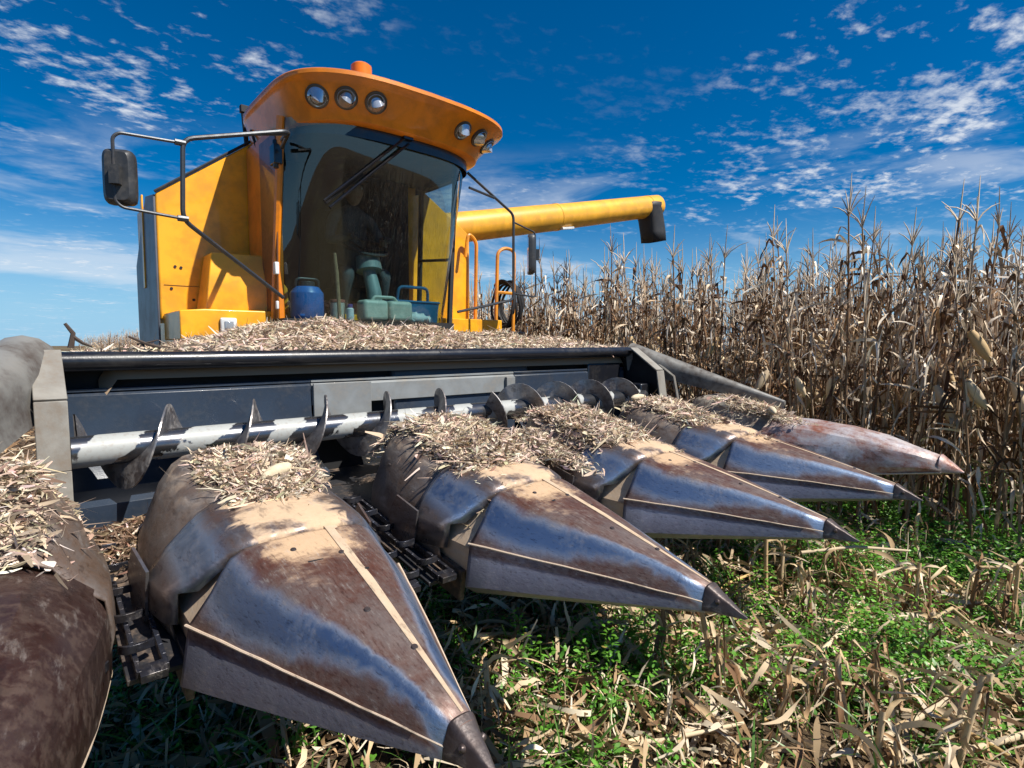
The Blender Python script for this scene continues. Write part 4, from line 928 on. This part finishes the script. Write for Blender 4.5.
for k_ in np.where(~isind)[0]:
    V, Fq, C = lowv[random.randrange(10)]; a = random.random()*6.28; c, s = math.cos(a), math.sin(a); sc = random.uniform(.88, 1.12); lx, ly = random.gauss(0, .05), random.gauss(0, .05)
    W_ = np.stack([(V[:, 0]*c-V[:, 1]*s)*sc+lx*V[:, 2]+pos[k_, 0], (V[:, 0]*s+V[:, 1]*c)*sc+ly*V[:, 2]+pos[k_, 1], V[:, 2]*sc], 1)
    Vs.append(W_); Fs.append(Fq+b0); Cs.append(C*random.uniform(.75, 1.2)); b0 += len(V)
tag(npmesh('corn_field', np.concatenate(Vs), np.concatenate(Fs), np.concatenate(Cs), M['dryleaf']), 'mass of dry standing corn filling the field behind the edge rows', 'corn field', None, 'stuff')

# ------------------------------------------------------------------ stubble, litter and weeds
def stub_variant(h, bent):
    parts = [tube_geo([(0, 0, -.03), (.005, .0, h*.5), (.012, .004, h)], [.014, .013, .011], 6, random.choice([(.42, .29, .16), (.24, .14, .07), (.52, .39, .24)]))]
    if bent:
        a = random.random()*6.28; L = random.uniform(.25, .5); parts.append(tube_geo([(.012, .004, h-.01), (.012+math.cos(a)*L*.5, math.sin(a)*L*.5, h+.03), (.012+math.cos(a)*L, math.sin(a)*L, h-.10-.1*random.random())], [.011, .010, .008], 6, (.48, .36, .2)))
    stalk = cat_geo(parts); lv = []
    for k_ in range(random.randint(12, 19)):
        lv.append(leaf_geo((.006, 0, h*random.uniform(.45, 1.0)), random.random()*6.28, random.uniform(.08, .30), random.uniform(-.9, 1.4), random.uniform(.6, 3.0), random.uniform(.008, .026), random.uniform(-5, 5), 7, [(.60, .46, .29), (.50, .36, .20), (.70, .58, .42), (.30, .18, .09), (.22, .12, .06)], True, random.random() < .5))
    return stalk, cat_geo(lv)
SV = [(stub_variant(h, bt), h, bt) for h, bt in ((.42, False), (.32, False), (.50, False), (.36, True), (.28, False), (.44, False), (.36, False))]
smesh = []
for (stalk, shred), h, bt in SV:
    e = empty('corn_stub', (0, 0, 0), 'x', 'corn stub'); smesh.append((e, [npmesh('stalk', *stalk, M['stem'], e, smooth=True), npmesh('shredded_leaves', *shred, M['dryleaf'], e, smooth=True)], bt))
stubs = [(.87, 1.10), (1.73, .50), (2.94, .58), (3.36, .52), (3.28, .31), (2.02, .14), (2.17, .0), (1.99, .09), (3.49, -.23), (2.045, -.30), (3.17, .10), (2.98, .86), (2.46, 1.31), (3.2, .86), (2.16, .91), (2.65, 1.14), (2.76, 1.69), (3.51, -.27), (3.18, .03), (1.73, .79)]
for l in (.9, 1.8, 2.65, 3.5, 4.3):
    for y in np.arange(-1.3, 2.6, .42):
        if random.random() < .55: stubs.append((l+random.gauss(0, .09), y+random.gauss(0, .1)))
usedS = set()
for x, y in stubs:
    i = random.randrange(len(smesh)); e, ms, bt = smesh[i]
    if i not in usedS: r = e; usedS.add(i)
    else:
        r = e.copy(); COL.objects.link(r)
        for mm in ms: c = mm.copy(); COL.objects.link(c); c.parent = r
    s = random.uniform(.85, 1.15); r.location = (x, y, 0); r.rotation_euler = (random.gauss(0, .1), random.gauss(0, .1), random.random()*6.28); r.scale = (s, s, s)
    r['label'] = 'broken corn stub with its top bent over among the weeds' if bt else 'upright cut corn stub with shredded leaves among the weeds'
    r['group'] = 'bent corn stubs in the cut strip' if bt else 'upright corn stubs in the cut strip'
for i, (e, ms, bt) in enumerate(smesh):
    if i not in usedS: [bpy.data.objects.remove(mm) for mm in ms]; bpy.data.objects.remove(e)
def fallen(a, b, r, label, m_='stem'):
    a, b = Vector(a), Vector(b); mid = (a+b)/2+Vector((random.uniform(-.03, .03), random.uniform(-.03, .03), random.uniform(-.01, .04)))
    g = tube_geo([a, a*.7+mid*.3, mid, mid*.4+b*.6, b], [r, r*.95, r*.9, r*.85, r*.7], 8, random.choice([(.52, .40, .22), (.46, .31, .13), (.55, .44, .29)]))
    V, Fq, C = cat_geo([g]); global LASTF; o = LASTF = npmesh('fallen_stalk', V-np.array(a), Fq, C, M['stem'], None, tuple(a), True); tag(o, label, 'corn stalk')
    dd = (b-a); lv = [leaf_geo(np.array(dd*t), random.random()*6.28, random.uniform(.2, .4), random.uniform(0, .6), random.uniform(.6, 1.4), .035, random.uniform(-2, 2), 5, [(.56, .43, .27), (.45, .32, .18)], True) for t in (.2, .4, .6, .85)]
    npmesh('leaves', *cat_geo(lv), M['dryleaf'], o, smooth=True)
fallen((2.45, -.50, .10), (1.80, -.12, .06), .014, 'long pale fallen stalk crossing the lower right corner')
fallen((2.33, -.23, .16), (1.76, .0, .04), .015, 'yellowish snapped stalk leaning beside two upright stubs')
fallen((3.10, .70, .33), (3.75, .28, .30), .011, 'thin snapped stalk bridging two stubs beyond the third point')
fallen((1.0, .72, .05), (1.55, .30, .12), .010, 'thin grey fallen stalk between the two nearest points')
fallen((2.6, .3, .08), (2.1, .55, .05), .012, 'short fallen stalk lying in the litter before the second point')
fallen((3.9, .1, .14), (3.3, -.45, .06), .013, 'fallen stalk lying below the standing corn at the right')
for k_ in range(30):
    ax_, ay_ = random.uniform(.9, 4.2), random.uniform(-1.1, 2.2); an_ = random.random()*6.28; L_ = random.uniform(.35, .8)
    fallen((ax_, ay_, random.uniform(.04, .14)), (ax_+math.cos(an_)*L_, ay_+math.sin(an_)*L_, random.uniform(.03, .10)), random.uniform(.009, .015), 'dry corn stalk lying broken in the litter of the cut strip')
    LASTF['group'] = 'broken stalks lying in the litter'
def litter():
    n = 42000; X = rng.uniform(-1.2, 5.2, n); Y = rng.uniform(-1.6, 4.2, n); cl_ = np.sin(X*2.3+1)*np.cos(Y*2.9)+rng.normal(size=n)*.6
    ok = cl_ > -.6; X, Y = X[ok], Y[ok]; n = len(X); Z = .02+.13*rng.random(n)**1.8
    L = .04+.24*rng.random(n)**1.8; Wd = .004+.026*rng.random(n)**2.0; bg_ = rng.random(n) < .05; Wd[bg_] = .02+.03*rng.random(bg_.sum()); L[bg_] = .12+.2*rng.random(bg_.sum())
    C = np.array([(.56, .43, .28), (.40, .26, .14), (.68, .57, .42), (.22, .13, .07)])[rng.integers(0, 4, n)]*(1+.15*rng.normal(size=(n, 1)))
    V, Fq, C = strips(np.stack([X, Y, Z], 1), L, Wd, rng.random(n)*6.283, rng.normal(size=n)*.45, rng.normal(size=n)*1.2, rng.normal(size=n)*1.3, np.clip(C, .04, .8), 5)
    nb = 900; Xb = rng.uniform(.3, 5.0, nb); Yb = rng.uniform(-1.5, 3.0, nb)
    Cb = np.array([(.62, .49, .33), (.70, .59, .44), (.50, .36, .21), (.56, .43, .28)])[rng.integers(0, 4, nb)]*(1+.12*rng.normal(size=(nb, 1)))
    V2, F2, Cb = strips(np.stack([Xb, Yb, .06+.16*rng.random(nb)], 1), .12+.28*rng.random(nb), .009+.022*rng.random(nb), rng.random(nb)*6.283, rng.normal(size=nb)*.4, rng.normal(size=nb)*1.2, rng.normal(size=nb)*1.1, np.clip(Cb, .05, .8), 7)
    V2 = V2+rng.normal(size=V2.shape)*.003; Fq = np.concatenate([Fq, F2+len(V)]); V = np.concatenate([V, V2]); C = np.concatenate([C, Cb])
    n2 = 9000; X2 = rng.uniform(-9, 2.5, n2); Y2 = rng.uniform(-4, 14, n2); ok = (X2 < -1) | (Y2 > 4) | (Y2 < -1.6); X2, Y2 = X2[ok], Y2[ok]; n2 = len(X2)
    C2 = np.array([(.56, .43, .28), (.40, .26, .14), (.68, .57, .42), (.22, .13, .07)])[rng.integers(0, 4, n2)]
    V2, F2, C2 = strips(np.stack([X2, Y2, .02+.06*rng.random(n2)], 1), .08+.3*rng.random(n2), .01+.03*rng.random(n2), rng.random(n2)*6.283, rng.normal(size=n2)*.3, rng.normal(size=n2), rng.normal(size=n2), C2, 4)
    F2 = F2[:]+len(V); V = np.concatenate([V, V2]); C = np.concatenate([C, C2]); Fq = np.concatenate([Fq, F2])
    tag(npmesh('leaf_litter', V, Fq, C, M['dryleaf'], smooth=True), 'dry corn leaves and husk scraps littering the cut strip', 'leaf litter', None, 'stuff')
litter()
def weeds():
    n = 34000; X = rng.uniform(-1.0, 8.5, n); Y = rng.uniform(-2.2, 6.0, n)
    dens = .45+.75*np.sin(X*2.6+.6)*np.cos(Y*3.1-.4)+.3*np.sin(X*6.1+Y*4.7)+.3*rng.normal(size=n)+np.where(X > 3.2, .6, 0)
    ok = dens > .35; X, Y = X[ok], Y[ok]; n = len(X)
    H = .04+.26*rng.random(n)**1.5*(.6+.5*np.sin(X*3.1)*np.cos(Y*3.7))+np.where(X > 3.4, .14, 0)*rng.random(n)
    Ps, Ls, Ws, Ya, Pi, Co = [], [], [], [], [], []
    for k_ in range(12):
        a = rng.random(n)*6.283; rr = rng.random(n)*.075; hz = H*(.25+.75*rng.random(n))
        Ps.append(np.stack([X+np.cos(a)*rr, Y+np.sin(a)*rr, hz], 1)); big = np.where(X > 4.5, 1.35, 1.0)
        Ls.append((.015+.034*rng.random(n)**1.8)*big); Ws.append((.008+.015*rng.random(n))*big); Ya.append(a+rng.normal(size=n)*.3); Pi.append(rng.normal(size=n)*.4-.1)
        g = rng.random(n); Co.append(np.stack([.06+.13*g, .20+.25*g, .02+.035*g], 1)*(1+.2*rng.normal(size=(n, 1))))
    P = np.concatenate(Ps); nn = len(P)
    V, Fq, C = strips(P, np.concatenate(Ls), np.concatenate(Ws), np.concatenate(Ya), np.concatenate(Pi), rng.normal(size=nn)*.45, rng.normal(size=nn)*.4, np.clip(np.concatenate(Co), .01, .5), 2)
    # taller leafy weeds standing in clumps
    cxs = rng.uniform(.6, 6.5, 60); cys = rng.uniform(-1.5, 3.2, 60); tP, tL, tW, tY, tPi, tC = [], [], [], [], [], []
    for q in range(620):
        i = rng.integers(0, 60); x, y = cxs[i]+rng.normal()*.16, cys[i]+rng.normal()*.16; h = .14+.26*rng.random(); lx, ly = rng.normal(size=2)*.12*h
        nl_ = int(16+h*80); gq = rng.random()
        for j in range(nl_):
            t = (j+1)/nl_; a = j*2.4+rng.normal()*.3; r_l = .012+.03*(1-t*.6)
            tP.append((x+lx*t+math.cos(a)*r_l, y+ly*t+math.sin(a)*r_l, h*t)); tL.append(.014+.036*(1-.5*t)*rng.random()); tW.append(.005+.012*rng.random()); tY.append(a); tPi.append(.35-.5*rng.random()); jq = .6+.8*rng.random(); yq = rng.random() < .06; tC.append((.35, .28, .08) if yq else ((.05+.11*gq+.03*t)*jq, (.16+.20*gq+.08*t)*jq, (.018+.03*gq)*jq))
    V3, F3, C3 = strips(np.array(tP), np.array(tL), np.array(tW), np.array(tY), np.array(tPi), rng.normal(size=len(tP))*.35, -.4+.3*rng.normal(size=len(tP)), np.array(tC), 3)
    V = np.concatenate([V, V3]); C = np.concatenate([C, C3]); Fq = np.concatenate([Fq, F3+len(V)-len(V3)])
    # grass blades
    m_ = 2600; gx = rng.uniform(-.5, 6, m_); gy = rng.uniform(-1.5, 3.5, m_); L = .10+.22*rng.random(m_)
    g = rng.random((m_, 1)); V2, F2, C2 = strips(np.stack([gx, gy, L*.42], 1), L, .005+.007*rng.random(m_), rng.random(m_)*6.283, 1.0+.35*rng.normal(size=m_), rng.normal(size=m_)*.5, -.5+.3*rng.normal(size=m_), np.concatenate([.06+.08*g, .15+.14*g, .03+.02*g], 1), 4)
    tag(npmesh('weeds', np.concatenate([V, V2]), np.concatenate([Fq, F2+len(V)]), np.concatenate([C, C2]), M['weed'], smooth=True), 'bright green low weeds and grass covering the soil below the snouts', 'weeds', None, 'stuff')
weeds()
# far shrub on the horizon, seen past the left end of the header
def far_shrub(x, y, h):
    e = empty('distant_shrub', (x, y, 0), 'small round green shrub on the far horizon at the left', 'shrub')
    b = MB(); b.tube([(x, y, 0), (x, y, h*.5)], [.12, .06], 6); b.tube([(x, y, h*.3), (x+.6, y, h*.65)], [.06, .03], 5); b.build('trunk', M['twig'], e)
    n = 900; u = rng.normal(size=(n, 3)); u /= np.linalg.norm(u, axis=1)[:, None]; u *= (rng.random(n)**.35)[:, None]*(1+.25*np.sin(u[:, :1]*5)); P = u*np.array((h*.5, h*.5, h*.38))+np.array((0, 0, h*.62))
    g = rng.random((n, 1)); V, Fq, C = strips(P, .25+.2*rng.random(n), .16+.1*rng.random(n), rng.random(n)*6.28, rng.normal(size=n)*.6, rng.normal(size=n)*.6, rng.normal(size=n)*.3, np.concatenate([.05+.05*g, .10+.06*g, .03+.02*g], 1), 2)
    npmesh('crown', V, Fq, C, M['weed'], e)
far_shrub(-4.4, 62, 3.0)
for o in bpy.data.objects:
    if '_o' in o: del o['_o']
